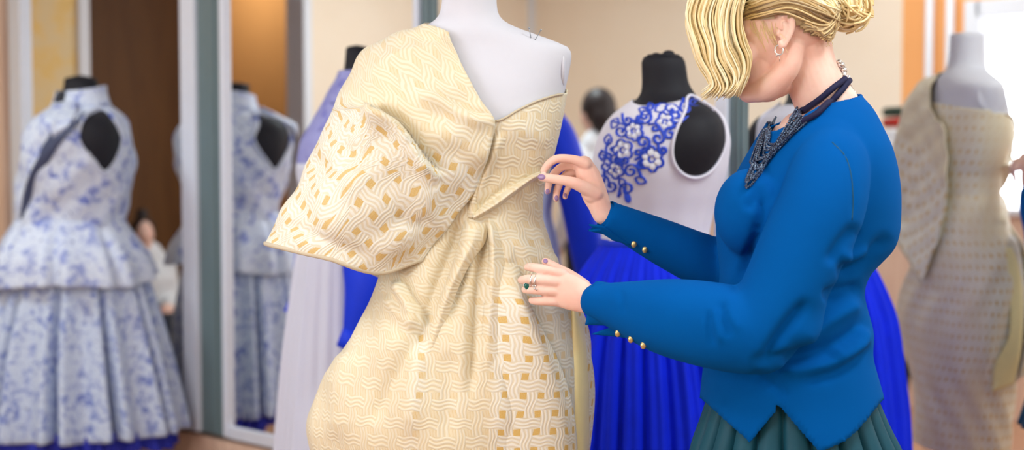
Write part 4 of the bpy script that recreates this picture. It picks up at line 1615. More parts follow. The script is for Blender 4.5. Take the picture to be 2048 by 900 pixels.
def rim(c):
    x, y = proj(c)
    if y > 600:
        t = float(hem_y(x))
        if abs(t - y) < 16:
            return c + np.array([0, 0, -(t - y) / ppm(c[1])])
        return None
    if x > 1535:
        t = float(neck_y(x, c[1]))
        if abs(t - y) < 12:
            return c + np.array([0, 0, -(t - y) / ppm(c[1])])
    return None


cut(me, V, keep, rim)
tw = thing('person', 'woman in a teal blue sweater pinning the cream gown with both hands', 'person', (float(P(1590, 900, YW)[0]), YW, 0))
swo = mesh_obj('sweater', me, M['knit'], tw)
sm = swo.modifiers.new('smooth', 'SMOOTH'); sm.iterations = 2; sm.factor = .4
so = swo.modifiers.new('solid', 'SOLIDIFY'); so.thickness = .003; so.offset = -1
# seam stitching round the armhole
b = MB()
from mathutils.bvhtree import BVHTree
bvh_sw = BVHTree.FromPolygons([v.co for v in me.vertices], [p.vertices for p in me.polygons])


def hit(px, py, off=.0, bvh=None):
    """where the line of sight to (px, py) first meets the woman's sweater"""
    o = Vector((0, 0, CAMZ))
    d = Vector(P(px, py, 3.)) - o
    d.normalize()
    r = (bvh or bvh_sw).ray_cast(o + d * 1.5, d)
    if r[0] is None:
        return None
    return np.array(r[0] + r[1] * off)


seam = [hit(x, y, -.0005) for x, y in dense(np.array([(1664, 284), (1690, 312), (1702, 350), (1706, 400), (1704, 440.)]), 6)]
b.tube([s for s in seam if s is not None], .0014, 6)
b.build('armhole_seam', M['skirt_teal'], swo)

# cuffs: flared and slit, with gold buttons
def cuff(c0, c1, r0, r1, tip, name='cuff'):
    """c0 -> c1 along the wrist; tip pulls the slit corner out"""
    c0, c1 = np.array(c0), np.array(c1)
    d = (c1 - c0) / np.linalg.norm(c1 - c0)
    a = np.cross(d, (0, 1., 0)); a /= np.linalg.norm(a)
    e = np.cross(d, a)
    th = np.linspace(0, 2 * PI, 60)
    G = []
    for k in np.linspace(0, 1, 8):
        r = r0 + (r1 - r0) * k
        ring = []
        for t in th:
            q = c0 + (c1 - c0) * k + (a * math.cos(t) * r + e * math.sin(t) * r * .85)
            w = math.exp(-((((t - tip[0] + PI) % (2 * PI)) - PI) / .42) ** 2) * k ** 1.5
            q = q + np.array(tip[1]) * w
            ring.append(q)
        G.append(ring)
    G = np.array(G).transpose(1, 0, 2)
    o = mesh_obj(name, grid_mesh(name, G, False, arc_uv(G)), M['knit'], swo)
    s = o.modifiers.new('solid', 'SOLIDIFY'); s.thickness = .003; s.offset = 0
    return o


cuff(P(1238, 612, 2.712), P(1190, 601, 2.742), .040, .037, (0, (-.012, 0, -.010)))
cuff(P(1256, 452, 2.898), P(1212, 430, 2.880), .031, .030, (0, (-.022, -.005, -.004)))
for tri in ([(1184, 668, 2.742), (1228, 652, 2.72), (1262, 676, 2.705), (1232, 672, 2.73)], [(1178, 449, 2.868), (1206, 452, 2.86), (1262, 490, 2.88), (1226, 480, 2.885)]):
    C = [P(*q) for q in tri]
    G = np.array([[C[0], C[0] + (C[1] - C[0]) * .5, C[1]], [C[0] + (C[3] - C[0]) * .5, (C[0] + C[1] + C[2] + C[3]) / 4, (C[1] + C[2]) / 2], [C[3], (C[3] + C[2]) / 2, C[2]]])
    A = np.stack([dense(G[i], 5) for i in range(3)]); G = np.stack([dense(A[:, j], 5) for j in range(A.shape[1])], 1)
    o = mesh_obj('cuff_placket', grid_mesh('cuff_placket', G), M['knit'], swo)
    s = o.modifiers.new('solid', 'SOLIDIFY'); s.thickness = .003; s.offset = 0
for x, y in ((1237, 667), (1263, 679), (1288, 691), (1268, 489), (1290, 500)):
    c = hit(x, y - 2, .002)
    if c is None:
        c = hit(x, y - 8, .002)
    if c is None:
        continue
    b = MB(); b.ell(c, (.0056, .0040, .0072), nu=16, nv=10)
    b.build('button', M['gold'], swo)

# ------------------------------------------------------------------ head, neck, hands: the body
bd = MB()
# torso and arms inside the clothes
torso_into(bd, WP, WP.z(930), WP.z(250), lambda z: -.022 - .05 * np.clip((WP.z(500) - z) / .2, 0, 1), 40, 40)
for rows in (NEAR_UP, FAR_UP):
    pts, rad = px_path(rows, .62); bd.limb(pts, rad, 18, 4)
pts, rad = px_path(NEAR_FORE, .56); rad[-1] = .0235; rad[-2] = .0255; bd.limb(pts, rad, 18, 4)
pts, rad = px_path(FAR_FORE, .60); rad[-1] = .0225; rad[-2] = .0240; bd.limb(pts, rad, 18, 4)
# hips and legs
for sy in (-1, 1):
    bd.limb([(.57, YW + sy * .07, .82), (.575, YW + sy * .075, .62), (.58, YW + sy * .08, .47), (.585, YW + sy * .08, .30), (.59, YW + sy * .08, .10)], [.060, .066, .054, .052, .034], 18, 4)
    bd.limb([(.595, YW + sy * .08, .06), (.53, YW + sy * .08, .045), (.46, YW + sy * .08, .03)], [.036, .034, .022], 14, 4)
# neck
bd.limb([P(1662, 250, 2.80), P(1640, 198, 2.80), P(1616, 140, 2.797), P(1594, 80, 2.795)], [(.062, .060), (.052, .055), (.052, .054), (.055, .055)], 26, 6, flat=(1, 0, .3))
bd.limb([P(1682, 216, 2.80), P(1648, 150, 2.80), P(1634, 90, 2.797)], [.040, .032, .028], 20, 5)
bd.ell(P(1650, 256, 2.80), (.080, .095, .040), nu=28)
bd.ell(P(1604, 262, 2.80), (.045, .07, .04), nu=24)
# skull, cheeks, jaw, chin
YH = 2.795
bd.ell(P(1576, 36, YH), (.088, .074, .100), nu=36, nv=24)
bd.ell(P(1532, 70, YH), (.062, .064, .098), nu=30, nv=20)
bd.ell(P(1520, 122, YH), (.046, .052, .062), nu=26, nv=18)
bd.limb([P(1588, 96, YH - .052), P(1572, 140, YH - .050), P(1535, 176, YH - .036), P(1504, 186, YH - .014), P(1496, 187, YH), P(1504, 186, YH + .014), P(1535, 176, YH + .036), P(1572, 140, YH + .050), P(1588, 96, YH + .052)],
        [.022, .024, .024, .019, .018, .019, .024, .024, .022], 18, 5)
bd.ell(P(1532, 188, YH), (.028, .034, .016)); bd.ell(P(1545, 165, YH), (.042, .044, .032))
bd.ell(P(1496, 186, YH), (.016, .020, .017))
# lips, nose, brow
bd.limb([P(1490, 161, YH - .017), P(1481, 158, YH), P(1490, 161, YH + .017)], [.006, .0085, .006], 12, 4)
bd.limb([P(1490, 170, YH - .015), P(1483, 171, YH), P(1490, 170, YH + .015)], [.006, .0085, .006], 12, 4)
bd.limb([P(1480, 72, YH), P(1462, 104, YH), P(1452, 128, YH)], [.008, .010, .0125], 14, 4)
bd.ell(P(1470, 133, YH - .011), (.010, .008, .008)); bd.ell(P(1470, 133, YH + .011), (.010, .008, .008))
bd.limb([P(1497, 62, YH - .042), P(1480, 58, YH), P(1497, 62, YH + .042)], [.010, .012, .010], 14, 4)
for sy in (-1, 1):
    bd.ell(P(1497, 108, YH + sy * .036), (.022, .022, .026))
# ears
for sy in (-1, 1):
    ye = YH + sy * .073
    ring = [(1566, 34), (1578, 33), (1586, 44), (1583, 62), (1574, 80), (1565, 93), (1560, 86)]
    bd.limb([P(x, y, ye + sy * .006 * (1 if i > 1 else .2)) for i, (x, y) in enumerate(ring)], [.0045, .005, .0055, .0055, .0055, .0062, .005], 10, 5)
    bd.limb([P(1570, 48, ye + sy * .002), P(1574, 58, ye + sy * .003), P(1566, 76, ye + sy * .001)], [.006, .007, .006], 10, 4)
    bd.ell(P(1558, 66, ye - sy * .001), (.005, .006, .008))
body_head = None

# hands ---------------------------------------------------------------
def finger(rows):
    bd.limb([P(*r[:3]) for r in rows], [r[3] for r in rows], 14, 6)


# her right hand (far), pinching the fold: thumb towards the viewer
finger([(1206, 428, 2.877, .0220), (1196, 405, 2.872, .0225), (1186, 382, 2.868, .021)])            # wrist and heel
bd.limb([P(1204, 420, 2.878), P(1190, 390, 2.876), P(1176, 352, 2.872), P(1168, 330, 2.872)], [(.021, .021), (.026, .020), (.025, .017), (.019, .013)], 20, 6, flat=(1, 0, .55))
bd.ell(P(1180, 384, 2.857), (.018, .015, .024), axes=[(.87, 0, .5), (0, 1, 0), (-.5, 0, .87)])             # ball of the thumb
finger([(1192, 388, 2.856, .0150), (1160, 371, 2.842, .0130), (1138, 363, 2.838, .0108), (1114, 359, 2.842, .0100), (1094, 356, 2.847, .0092), (1083, 355, 2.850, .0076)])   # thumb
finger([(1172, 328, 2.862, .0118), (1150, 320, 2.858, .0098), (1126, 317, 2.856, .0090), (1110, 319, 2.855, .0088), (1096, 329, 2.855, .0080), (1087, 341, 2.856, .0070)])   # index finger
finger([(1170, 336, 2.878, .0115), (1146, 331, 2.882, .0095), (1124, 334, 2.884, .0090), (1108, 348, 2.882, .0084), (1098, 366, 2.878, .0076), (1095, 383, 2.874, .0064)])   # middle finger
finger([(1170, 346, 2.892, .0112), (1150, 343, 2.898, .0092), (1132, 350, 2.898, .0088), (1120, 366, 2.893, .0080), (1114, 382, 2.886, .0074), (1112, 398, 2.880, .0062)])   # ring finger
finger([(1174, 358, 2.902, .0102), (1158, 358, 2.908, .0082), (1144, 364, 2.906, .0078), (1136, 376, 2.900, .0070), (1132, 386, 2.894, .0064), (1130, 394, 2.888, .0056)])   # little finger
# her left hand (near), back of the hand to the viewer, fingers holding the panel edge
bd.limb([P(1202, 604, 2.737), P(1176, 598, 2.745), P(1150, 588, 2.752), P(1120, 577, 2.760), P(1106, 573, 2.766)], [(.0250, .0200), (.0290, .0190), (.0340, .0170), (.0350, .0145), (.0320, .0115)], 22, 6, flat=(0, 0, 1))
finger([(1126, 548, 2.760, .0115), (1104, 543, 2.757, .0098), (1082, 538, 2.758, .0098), (1066, 535, 2.768, .0088), (1057, 534, 2.784, .0078), (1054, 535, 2.797, .0066)])
finger([(1122, 565, 2.757, .0120), (1096, 562, 2.752, .0102), (1068, 559, 2.753, .0102), (1052, 559, 2.764, .0092), (1044, 560, 2.782, .0080), (1042, 561, 2.796, .0068)])
finger([(1120, 584, 2.758, .0118), (1096, 582, 2.753, .0098), (1072, 579, 2.755, .0098), (1058, 579, 2.766, .0088), (1051, 579, 2.783, .0078), (1050, 580, 2.796, .0066)])
finger([(1124, 604, 2.763, .0110), (1102, 603, 2.757, .0090), (1082, 602, 2.759, .0088), (1070, 602, 2.770, .0078), (1064, 601, 2.785, .0070), (1063, 601, 2.797, .0060)])
finger([(1166, 574, 2.764, .0165), (1140, 552, 2.784, .0125), (1116, 538, 2.796, .0105), (1100, 529, 2.802, .0095), (1091, 523, 2.806, .0080)])   # thumb, behind
bme = union(bd, .0021, 5, 'body', .5)
Vb = get_co(bme)
bxp, byp = proj(Vb)
bo = mesh_obj('body', bme, M['skin'], tw)
bvh_b = BVHTree.FromPolygons([v.co for v in bme.vertices], [p.vertices for p in bme.polygons])
hitb = lambda x, y, off=0.: hit(x, y, off, bvh_b)


def nail(x, y, axis, w, l, yoff=None):
    c = hitb(x, y, .0002)
    if c is None:
        return
    r = bvh_b.find_nearest(Vector(c))
    n = np.array(r[1])
    a = np.array(axis, float); a -= n * a.dot(n); a /= np.linalg.norm(a)
    s = np.cross(n, a)
    b = MB(); b.ell(c, (l, w, .0016), axes=[a, s, n], nu=16, nv=8)
    b.build('fingernail', M['nail'], bo)


nail(1083, 354, (-1, 0, .05), .0058, .0085)
nail(1095, 383, (-.1, 0, -1), .0042, .0055); nail(1113, 396, (0, 0, -1), .0042, .0055); nail(1131, 391, (.1, 0, -1), .0038, .005)
nail(1091, 522, (-.5, 0, .6), .0045, .0055)
# rings on the middle finger of the left hand
def ring_at(x, y, r, tilt):
    c = hitb(x, y, 0)
    c = c + np.array([0, r * .9, 0])
    th = np.linspace(0, 2 * PI, 28, endpoint=False)
    return c, [c + np.array([tilt * r * math.cos(t), -r * math.sin(t), r * math.cos(t)]) for t in th]


c, pts = ring_at(1061, 562, .0112, .18)
b = MB(); b.tube(pts, .0016, 8, closed=True); rg = b.build('ring', M['silver'], bo)
q = hitb(1057, 571, .002)
b = MB(); b.ell(q, (.0062, .0035, .0072), nu=18, nv=10); b.build('green_stone', M['emerald'], rg)
b = MB()
for a in np.linspace(0, 2 * PI, 16, endpoint=False):
    b.ell(q + np.array([.0072 * math.cos(a), .0006, .0082 * math.sin(a)]), (.0013,) * 3, nu=8, nv=5)
b.tube([q + np.array([.0070 * math.cos(a), .0008, .0080 * math.sin(a)]) for a in np.linspace(0, 2 * PI, 30, endpoint=False)], .0012, 6, closed=True)
b.build('stone_setting', M['silver'], rg)
c, pts = ring_at(1069, 563, .0115, .2)
b = MB(); b.tube(pts, .0017, 8, closed=True); rg = b.build('ring', M['silver'], bo)
for (x, y) in ((1067, 571), (1071, 573), (1069, 577), (1073, 579)):
    q = hitb(x, y, .0018)
    if q is not None:
        b = MB(); b.ell(q, (.0022, .0018, .0022), nu=10, nv=6); b.build('clear_stone', M['silver'], rg)
# eyes, lips (mostly under the hair)
for sy in (-1, 1):
    c = P(1493, 84, YH + sy * .031)
    b = MB(); b.ell(c, (.0115, .0125, .0115)); e = b.build('eye', M['eye'], bo)
    b = MB(); b.ell(c + np.array([-.0085, 0, -.003]), (.004, .0055, .0055)); b.build('iris', M['iris'], e)
b = MB()
b.limb([P(1489, 162, YH - .018), P(1478.5, 159, YH), P(1489, 162, YH + .018)], [.003, .0066, .003], 12, 5)
b.limb([P(1490, 169, YH - .016), P(1480.5, 170, YH), P(1490, 169, YH + .016)], [.003, .0068, .003], 12, 5)
b.build('lips', M['lips'], bo)
# hoop earring in the near ear
c = np.array(P(1558, 100, YH - .082))
b = MB(); th = np.linspace(0, 2 * PI, 30, endpoint=False)
b.tube([c + np.array([.0078 * math.cos(t), .002 * math.sin(t), .0095 * math.sin(t)]) for t in th], .0014, 8, closed=True)
b.tube([c + np.array([.001, -.001, -.009]), c + np.array([.0015, -.001, -.022])], .0006, 6)
b.ell(c + np.array([-.004, -.001, -.0095]), (.0028, .002, .0028), nu=12, nv=8)
b.build('earring', M['silver'], tw)

# ------------------------------------------------------------------ skirt
KP = Prof(YW, [(730, 1432, 1730, .150, .150), (780, 1420, 1748, .164, .164), (840, 1402, 1772, .176, .176), (900, 1382, 1800, .188, .188), (1000, 1362, 1826, .22, .22), (1120, 1340, 1852, .26, .26)], 2.1)
pl = lambda th, Z, v: (-.016 * np.exp(-((np.mod(th * 22 / (2 * PI), 1.) - .5) / .10) ** 2) + .004 * np.cos(th * 22)) * np.clip(v * 2.5, .15, 1)
me, _ = shell(KP, KP.z(735), KP.z(1115), -.004, 440, 40, pl, 'skirt')
cloth('skirt', me, M['skirt_teal'], tw, .003)
for sy in (-1, 1):
    b = MB()
    b.limb([(.60, YW + sy * .08, .055), (.53, YW + sy * .08, .045), (.455, YW + sy * .08, .032)], [.042, .042, .028], 18, 5)
    b.box((.615, YW + sy * .08, .025), (.05, .045, .05))
    b.build('shoe', M['leather'], tw)

# ------------------------------------------------------------------ hair
rh = np.random.default_rng(11)
hr = MB()
HC = np.array(P(1576, 30, YH)); HR = np.array([.098, .084, .112])
# close cap under the strands
th = np.linspace(0, 2 * PI, 72, endpoint=False)
Gc = []
for j, ph in enumerate(np.linspace(.02, 2.2, 36)):
    Gc.append([HC + HR * .97 * np.array([math.sin(ph) * math.cos(t), math.sin(ph) * math.sin(t), math.cos(ph)]) for t in th])
Gc = np.array(Gc)
xx, yy = proj(Gc)
line = lambda x: np.interp(x, [1440, 1476, 1500, 1540, 1562, 1590, 1610, 1640, 1670, 1700], [10, 40, 52, 48, 36, 58, 76, 84, 80, 70])
bm = bmesh.new()
vs = [[bm.verts.new(Gc[j, i]) for i in range(72)] for j in range(36)]
for j in range(35):
    for i in range(72):
        l = (i + 1) % 72
        q = [(j, i), (j + 1, i), (j + 1, l), (j, l)]
        if all(yy[a] < line(xx[a]) - 5 for a in q):
            bm.faces.new([vs[a][b_] for a, b_ in q])
bmesh.ops.delete(bm, geom=[v for v in bm.verts if not v.link_faces], context='VERTS')
cm = bpy.data.meshes.new('hair_cap'); bm.to_mesh(cm); bm.free()
at = cm.attributes.new('tint', 'FLOAT', 'POINT'); at.data.foreach_set('value', np.full(len(cm.vertices), .12, np.float32))
ho = mesh_obj('hair', cm, M['hair'], tw)


def on_head(x, y, near=True, lift=0.):
    """point of the hair cap seen at (x, y), near or far side"""
    p = P(x, y, YH)
    u, w = (p[0] - HC[0]) / HR[0], (p[2] - HC[2]) / HR[2]
    d = 1 - u * u - w * w
    yv = math.sqrt(max(d, .0))
    q = np.array([p[0], HC[1] + (-1 if near else 1) * HR[1] * yv, p[2]])
    n = np.array([u / HR[0], (-1 if near else 1) * yv / HR[1], w / HR[2]]); n /= np.linalg.norm(n) + 1e-9
    return q + n * lift


def strand(mb, pts, r, tint, n=5, k=5):
    pts = dense(np.array(pts), k)
    rad = r * np.clip(np.minimum(np.linspace(.6, 6, len(pts)), np.linspace(7, .25, len(pts))), .2, 1)
    mb.tube(pts, rad, n, tint=tint, caps=False)


# hair combed back over the ear to the bun (near and far side)
sb = MB()
for i in range(900):
    near = i % 4 != 0
    f = rh.random()
    # start along the hairline from the parting to the temple
    if f < .55:
        g = f / .55
        p0 = (1474 + 22 * math.sin(g * PI) + rh.normal(0, 4), -74 + 122 * g ** .8 + rh.normal(0, 3))
        mid = (1560 + 18 * (1 - g) + rh.normal(0, 4), -76 + 112 * g + rh.normal(0, 3))
        m2 = (1622 + rh.normal(0, 4), -52 + 106 * g + rh.normal(0, 3))
    else:
        g = (f - .55) / .45
        p0 = (1590 + 52 * g + rh.normal(0, 3), 58 + 26 * g + rh.normal(0, 3))
        mid = (1610 + 36 * g, 60 + 18 * g + rh.normal(0, 3))
        m2 = (1634 + 18 * g, 52 + 18 * g + rh.normal(0, 3))
    end = (1658 + rh.normal(0, 4), 14 + 34 * g + rh.normal(0, 5))
    lift = abs(rh.normal(.002, .003))
    pts = [on_head(*p0, near, lift * .4), on_head((p0[0] + mid[0]) / 2, (p0[1] + mid[1]) / 2 - 1, near, lift), on_head(*mid, near, lift), on_head(*m2, near, lift), on_head(*end, near, lift + .002)]
    root = .16 if f >= .55 else (.12 if g > .66 else .62)
    strand(sb, pts, .0015 + .0007 * rh.random(), float(np.clip(root + rh.normal(0, .16) + .22 * (1 if 30 > p0[1] else 0), 0, 1)))
# the long fringe hanging in front of the face
fb = MB()
for i in range(1100):
    u, w = rh.random(), rh.random()
    yv = YH - .088 + .165 * w
    edge = 1 - .35 * abs(2 * w - 1)
    L = np.array([(1488, -88), (1440, -70), (1396, -26), (1374, 30), (1388, 90), (1396, 122), (1416, 148), (1428, 172), (1408, 190)], float)
    Rr = np.array([(1520, -70), (1504, -44), (1490, -6), (1482, 40), (1488, 82), (1496, 112), (1497, 142), (1490, 168), (1480, 188)], float)
    q = L * (1 - u) + Rr * u
    q[4:, 0] += np.sin(np.arange(5) * 1.3 + u * 7) * 5
    stop = int(rh.choice([7, 8, 9], p=[.2, .3, .5]))
    q = q[:stop]
    yo = np.interp(np.arange(9), [0, 1, 2, 4, 8], [0, .5, .9, 1, .92])[:stop]
    jx, jy = rh.normal(0, 2.5), rh.normal(0, 4)
    pts = [P(a + jx + rh.normal(0, 1.), b_ + jy, YH - .01 + (yv - YH) * k) for (a, b_), k in zip(q, yo)]
    strand(fb, pts, .0014 + .0009 * rh.random(), float(np.clip(.82 + rh.normal(0, .17) - (.25 if u > .9 and i % 2 else 0), .25, 1)), 5, 4)
fb.build('hair_fringe', M['hair'], ho)
# bun: coiled locks
bb = MB()
BC = np.array(P(1692, 22, YH)); 
bb.ell(BC, (.034, .036, .036), nu=24, nv=16, tint=.3)
for i in range(150):
    a0 = rh.random() * 2 * PI
    ax = rh.normal(0, 1, 3) * .45 + np.array([.2, -1., .3]); ax /= np.linalg.norm(ax)
    e1 = np.cross(ax, (0, 0, 1.)); e1 /= np.linalg.norm(e1); e2 = np.cross(ax, e1)
    rr = rh.uniform(.016, .042); hh = rh.uniform(-.02, .03)
    sp = rh.uniform(1.5, 3.6)
    pts = [BC + ax * (hh + .006 * math.sin(t)) + (e1 * math.cos(a0 + t) + e2 * math.sin(a0 + t)) * rr * (1 - .06 * t) * (1.05 if e1[0] else 1) for t in np.linspace(0, sp, 9)]
    strand(bb, pts, .0026, float(np.clip(.5 + rh.normal(0, .22), 0, 1)), 5, 3)
for i in range(14):   # loose ends sticking out
    a = rh.uniform(-.9, .9)
    p0 = BC + np.array([.028, -.02, .01 * a])
    strand(bb, [p0, p0 + np.array([.014, 0, .012 * a + .004]), p0 + np.array([.022, .002, .010 * a + rh.normal(0, .004)])], .0022, .45, 5, 4)
bb.build('hair_bun', M['hair'], ho)
# stray hairs by the ear and nape
st = MB()
for i in range(26):
    x0, y0 = rh.uniform(1500, 1556), rh.uniform(30, 48)
    p = hitb(x0, y0 + 8, .001)
    q = hitb(x0 + rh.uniform(4, 26), y0 + rh.uniform(30, 70), .0015)
    if p is not None and q is not None:
        strand(st, [p, (p + q) / 2 + np.array([-.003, -.002, 0]), q], .0005, .55, 4, 4)
for i in range(14):
    x0 = rh.uniform(1600, 1662)
    p = np.array(P(x0, 78, YH - .03)); strand(st, [p, p + np.array([.004, -.004, -.012]), p + np.array([rh.normal(.004, .006), -.004, -rh.uniform(.012, .03)])], .0006, .3, 4, 4)


sb.v += st.v; sb.c += st.c; sb.m += st.m
sb.f += [tuple(i + sb.n for i in f) for f in st.f]; sb.n += st.n
sb.build('hair_swept_back', M['hair'], ho)

# ------------------------------------------------------------------ necklace
nk = thing('necklace', '', '')
for k_ in ('label', 'category'):
    del nk[k_]
nk.parent = tw; nk.matrix_parent_inverse = tw.matrix_basis.inverted()
both = BVHTree.FromPolygons([v.co for v in swo.data.vertices] + [v.co for v in bme.vertices],
                            [tuple(p.vertices) for p in swo.data.polygons] + [tuple(i + len(swo.data.vertices) for i in p.vertices) for p in bme.polygons])
hw = lambda x, y, off: hit(x, y, off, both)
def lay(path, off, yback=None):
    out = []
    for x, y in path:
        q = hw(x, y, off)
        if q is not None and (not out or abs(q[1] - out[-1][1]) < .06):
            out.append(q)
    return out
for pa in ([(1686, 160), (1664, 176), (1640, 198), (1616, 216), (1604, 228)], [(1694, 164), (1676, 186), (1656, 210), (1634, 232), (1612, 244), (1606, 246)]):
    b = MB(); b.tube(lay(dense(np.array(pa, float), 4), .006), .0062, 10); b.build('cord', M['cord_navy'], nk)
b = MB()
for x, y, r in ((1682, 130, .0085), (1688, 140, .0070), (1678, 124, .006), (1686, 150, .0085)):
    q = P(x, y, 2.792); b.ell(q, (r, r, r * .8), nu=16, nv=10)
b.build('silver_clasp', M['silver'], nk)
b = MB(); b.tube([P(1692, 150, 2.785), P(1697, 160, 2.785), P(1702, 172, 2.79), P(1709, 184, 2.80)], [.0022, .003, .0022, .0018], 8, dens=4)
b.ell(P(1697, 156, 2.784), (.005, .005, .006), nu=12, nv=8)
b.build('chain_end', M['silver'], nk)
for i in range(13):
    f = i / 12
    # strands fan from the knot at the collarbone, hang in loops on the breast and rise to the far side
    s = np.array([(1614 - 18 * f + rh.normal(0, 1.5), 246 - 24 * f)])
    low = np.array([(1492 + 54 * (1 - f) ** 1.1 + rh.normal(0, 2), 378 - 88 * (1 - f))])
    end = np.array([(1552 - 6 * f, 234 + 10 * f)])
    ctrl = np.concatenate([s, s + (low - s) * .35 + np.array([[6, 2]]), s + (low - s) * .75 + np.array([[8 - 3 * f, 6]]), low, low + (end - low) * .3 + np.array([[-3, 2]]), low + (end - low) * .7 + np.array([[-4, 0]]), end])
    path = dense(ctrl, 9)
    pts = []
    for x, y in path:
        q = hw(x, y, .004 + .003 * (i % 3))
        if q is None:
            q = P(x, y, pts[-1][1] + .003 if pts else 2.74)
        pts.append(q)
    pts = np.array(pts)
    # even beads along the thread
    ln = np.concatenate([[0], np.cumsum(np.linalg.norm(np.diff(pts, axis=0), axis=1))])
    n = int(ln[-1] / .0042)
    tt = np.linspace(0, ln[-1], n)
    q = np.stack([np.interp(tt, ln, pts[:, j]) for j in range(3)], -1)
    b = MB()
    dd = np.stack([np.interp(np.linspace(0, ln[-1], n * 4), ln, pts[:, j]) for j in range(3)], -1)
    b.tube(dd, [.0028 if j % 4 in (1, 2) else .0012 for j in range(n * 4)], 6)
    b.build('bead_strand', M['beads'], nk)
# ------------------------------------------------------------------ two people further off, seen only in the mirrors
def figure(label, base, face, seated=False, hair='hair_dark', shirt='shirt_white', k=1.0):
    """simple clothed figure standing or sitting at base, facing along face (angle)"""
    t = thing('person', label, 'person', base)
    ca, sa = math.cos(face), math.sin(face)
    X = lambda f, s, z: (base[0] + k * (f * ca - s * sa), base[1] + k * (f * sa + s * ca), base[2] + k * z)
    dz = -.42 if seated else 0.
    b = MB()
    b.limb([X(0, 0, .95 + dz), X(.0, 0, 1.10 + dz), X(-.01, 0, 1.28 + dz), X(-.01, 0, 1.40 + dz)], [(.10, .15), (.095, .13), (.11, .17), (.07, .12)], 24, 6, flat=(ca, sa, 0))
    b.limb([X(0, 0, 1.40 + dz), X(.02, 0, 1.55 + dz)], [.05, .048], 18, 5)
    b.ell(X(.03, 0, 1.63 + dz), (.095 * k, .078 * k, .118 * k), axes=[(ca, sa, 0), (-sa, ca, 0), (0, 0, 1)])
    b.ell(X(.12, 0, 1.61 + dz), (.02 * k, .012 * k, .02 * k), axes=[(ca, sa, 0), (-sa, ca, 0), (0, 0, 1)])
    for s in (-1, 1):
        b.ell(X(.02, s * .078, 1.62 + dz), (.014 * k, .01 * k, .03 * k))
        if seated:
            b.limb([X(0, s * .17, 1.38 + dz), X(.03, s * .20, 1.12 + dz), X(.26, s * .13, 1.06 + dz), X(.36, s * .08, 1.06 + dz)], [.048, .042, .032, .026], 16, 5)
            b.limb([X(0, s * .09, .92 + dz), X(.42, s * .10, .92 + dz), X(.44, s * .10, .50 + dz), X(.44, s * .10, .10 + .42 + dz)], [.085, .062, .048, .04], 16, 5)
            b.limb([X(.44, s * .10, .07), X(.58, s * .10, .03)], [.04, .028], 12, 4)
        else:
            b.limb([X(0, s * .17, 1.38), X(-.02, s * .21, 1.10), X(.12, s * .19, .88), X(.18, s * .17, .80)], [.048, .042, .032, .026], 16, 5)
            b.limb([X(0, s * .09, .92), X(.01, s * .09, .5), X(-.01, s * .09, .08)], [.088, .06, .042], 16, 5)
            b.limb([X(-.03, s * .09, .05), X(.17, s * .09, .03)], [.042, .028], 12, 4)
    mesh_obj('body', union(b, .008, 4, 'body'), M['skin'], t)
    b = MB()
    b.limb([X(0, 0, .93 + dz), X(.0, 0, 1.10 + dz), X(-.01, 0, 1.28 + dz), X(-.01, 0, 1.41 + dz)], [(.118, .168), (.112, .150), (.126, .186), (.078, .125)], 24, 6, flat=(ca, sa, 0))
    for s in (-1, 1):
        if seated:
            b.limb([X(0, s * .165, 1.37 + dz), X(.03, s * .20, 1.12 + dz), X(.22, s * .145, 1.07 + dz)], [.064, .056, .045], 16, 5)
        else:
            b.limb([X(0, s * .165, 1.37), X(-.02, s * .21, 1.10), X(.09, s * .195, .92)], [.064, .056, .045], 16, 5)
    mesh_obj('shirt', union(b, .009, 4, 'shirt'), M[shirt], t)
    b = MB()
    for s in (-1, 1):
        if seated:
            b.limb([X(-.02, s * .09, .90 + dz), X(.42, s * .10, .92 + dz), X(.45, s * .10, .30), X(.45, s * .10, .12)], [.105, .078, .062, .058], 18, 5)
        else:
            b.limb([X(0, s * .09, .90), X(.01, s * .09, .5), X(-.01, s * .09, .12)], [.108, .076, .06], 18, 5)
    mesh_obj('trousers', union(b, .010, 4, 'trousers'), M['trousers'], t)
    b = MB()
    b.ell(X(.0, 0, 1.655 + dz), (.108 * k, .092 * k, .112 * k), axes=[(ca, sa, 0), (-sa, ca, 0), (0, 0, 1)])
    b.ell(X(-.05, 0, 1.60 + dz), (.07 * k, .085 * k, .10 * k), axes=[(ca, sa, 0), (-sa, ca, 0), (0, 0, 1)])
    if seated:
        b.ell(X(-.02, 0, 1.78 + dz), (.05 * k, .05 * k, .045 * k))
    mesh_obj('hair', union(b, .008, 3, 'hair'), M[hair], t)
    for s in (-1, 1):
        b = MB()
        f0 = .45 if seated else 0
        b.limb([X(f0 - .04, s * (.10 if seated else .09), .045), X(f0 + .18, s * (.10 if seated else .09), .032)], [.046, .03], 14, 4)
        b.build('shoe', M['leather'], t)
    return t


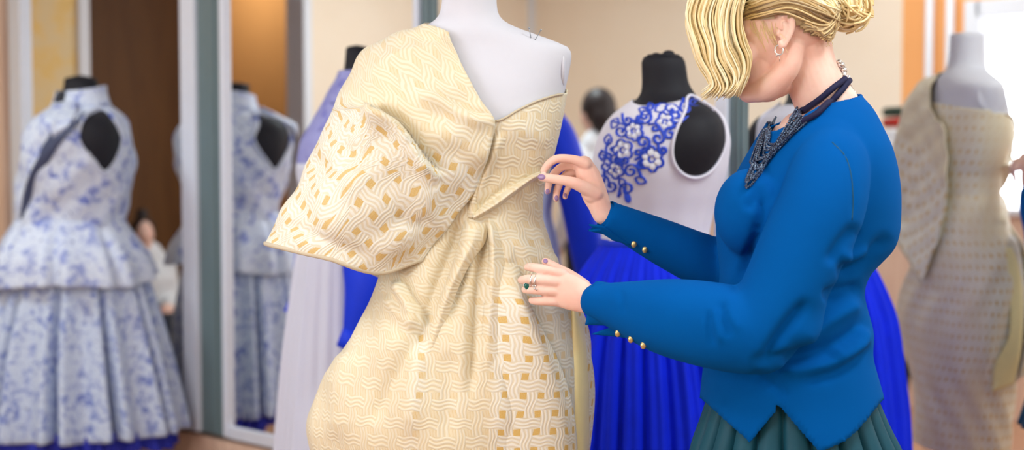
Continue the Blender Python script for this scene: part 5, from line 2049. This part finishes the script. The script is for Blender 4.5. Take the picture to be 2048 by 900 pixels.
p = mirror_pt(1198, 300, 7.2)
figure('dark-haired person in a white shirt standing by the far wall, seen in a mirror', (p.x, p.y, 0), math.radians(150), k=.915)
p = mirror_pt(287, 480, 7.75)
figure('dark-haired person in white sitting in the back room, seen in a mirror', (p.x, p.y, 0), math.radians(-20), seated=True, k=.70)
t = thing('stool', 'small round stool under the person sitting in the back room', 'stool', (p.x, p.y, 0))
b = MB(); b.lathe([(.0, .232), (.15, .232), (.16, .242), (.15, .255), (.0, .258)], (p.x, p.y), 28); b.build('seat', M['wood_pale'], t)
for a in range(4):
    c_, s_ = math.cos(a * PI / 2 + .4), math.sin(a * PI / 2 + .4)
    b = MB(); b.tube([(p.x + .15 * c_, p.y + .15 * s_, 0), (p.x + .10 * c_, p.y + .10 * s_, .236)], .013, 10); b.build('leg', M['wood_pale'], t)
# ------------------------------------------------------------------ light
def area(name, loc, target, size, power, color=(1, 1, 1), sy=None):
    l = bpy.data.lights.new(name, 'AREA')
    l.energy = power
    l.color = color
    l.size = size
    if sy:
        l.shape = 'RECTANGLE'
        l.size_y = sy
    o = bpy.data.objects.new(name, l)
    COL.objects.link(o)
    o.location = loc
    o.rotation_euler = (Vector(target) - Vector(loc)).to_track_quat('-Z', 'Y').to_euler()
    return o


for i, (s, q, e) in enumerate(((-4.9, 1.3, 27), (-3.2, .3, 10), (-.6, 2.6, 22), (1.1, 2.6, 26), (-1.3, .0, 12), (.9, -.1, 20))):  # fill lights under the unseen ceiling fixtures
    c = R(s, q, ZC - .05)
    area('ceiling_fill', c, (c.x, c.y, 0), .56, e, (.83, .96, 1))
c = R(SL - 1.2, DQ0 - .15, ZC - .06)
area('ceiling_fill', c, (c.x, c.y, 0),   .24, 10, (1, .95, .88))  # added fill for the ochre wall of the back room
# daylight through the window in the opposite wall and through the window of the right wall
c = R((WS0 + WS1) / 2, QO - .02, (WZ0 + WZ1) / 2)
area('window_daylight', c, R((WS0 + WS1) / 2, 3, 1.1), 1.5, 22, (.88, .94, 1), 1.0)
wd = bpy.data.worlds.new('world')
scene.world = wd
wd.use_nodes = True
bg = wd.node_tree.nodes['Background']
bg.inputs[0].default_value = (.92, .95, 1, 1)
bg.inputs[1].default_value = 1.1
scene.view_settings.view_transform = 'Standard'
scene.view_settings.look = 'None'
scene.view_settings.gamma = 1
scene.view_settings.use_curve_mapping = False
scene.view_settings.exposure = 0.27
scene.cycles.use_denoising = True
scene.cycles.max_bounces = 10
scene.cycles.glossy_bounces = 5
scene.cycles.diffuse_bounces = 4
scene.cycles.sample_clamp_indirect = 6
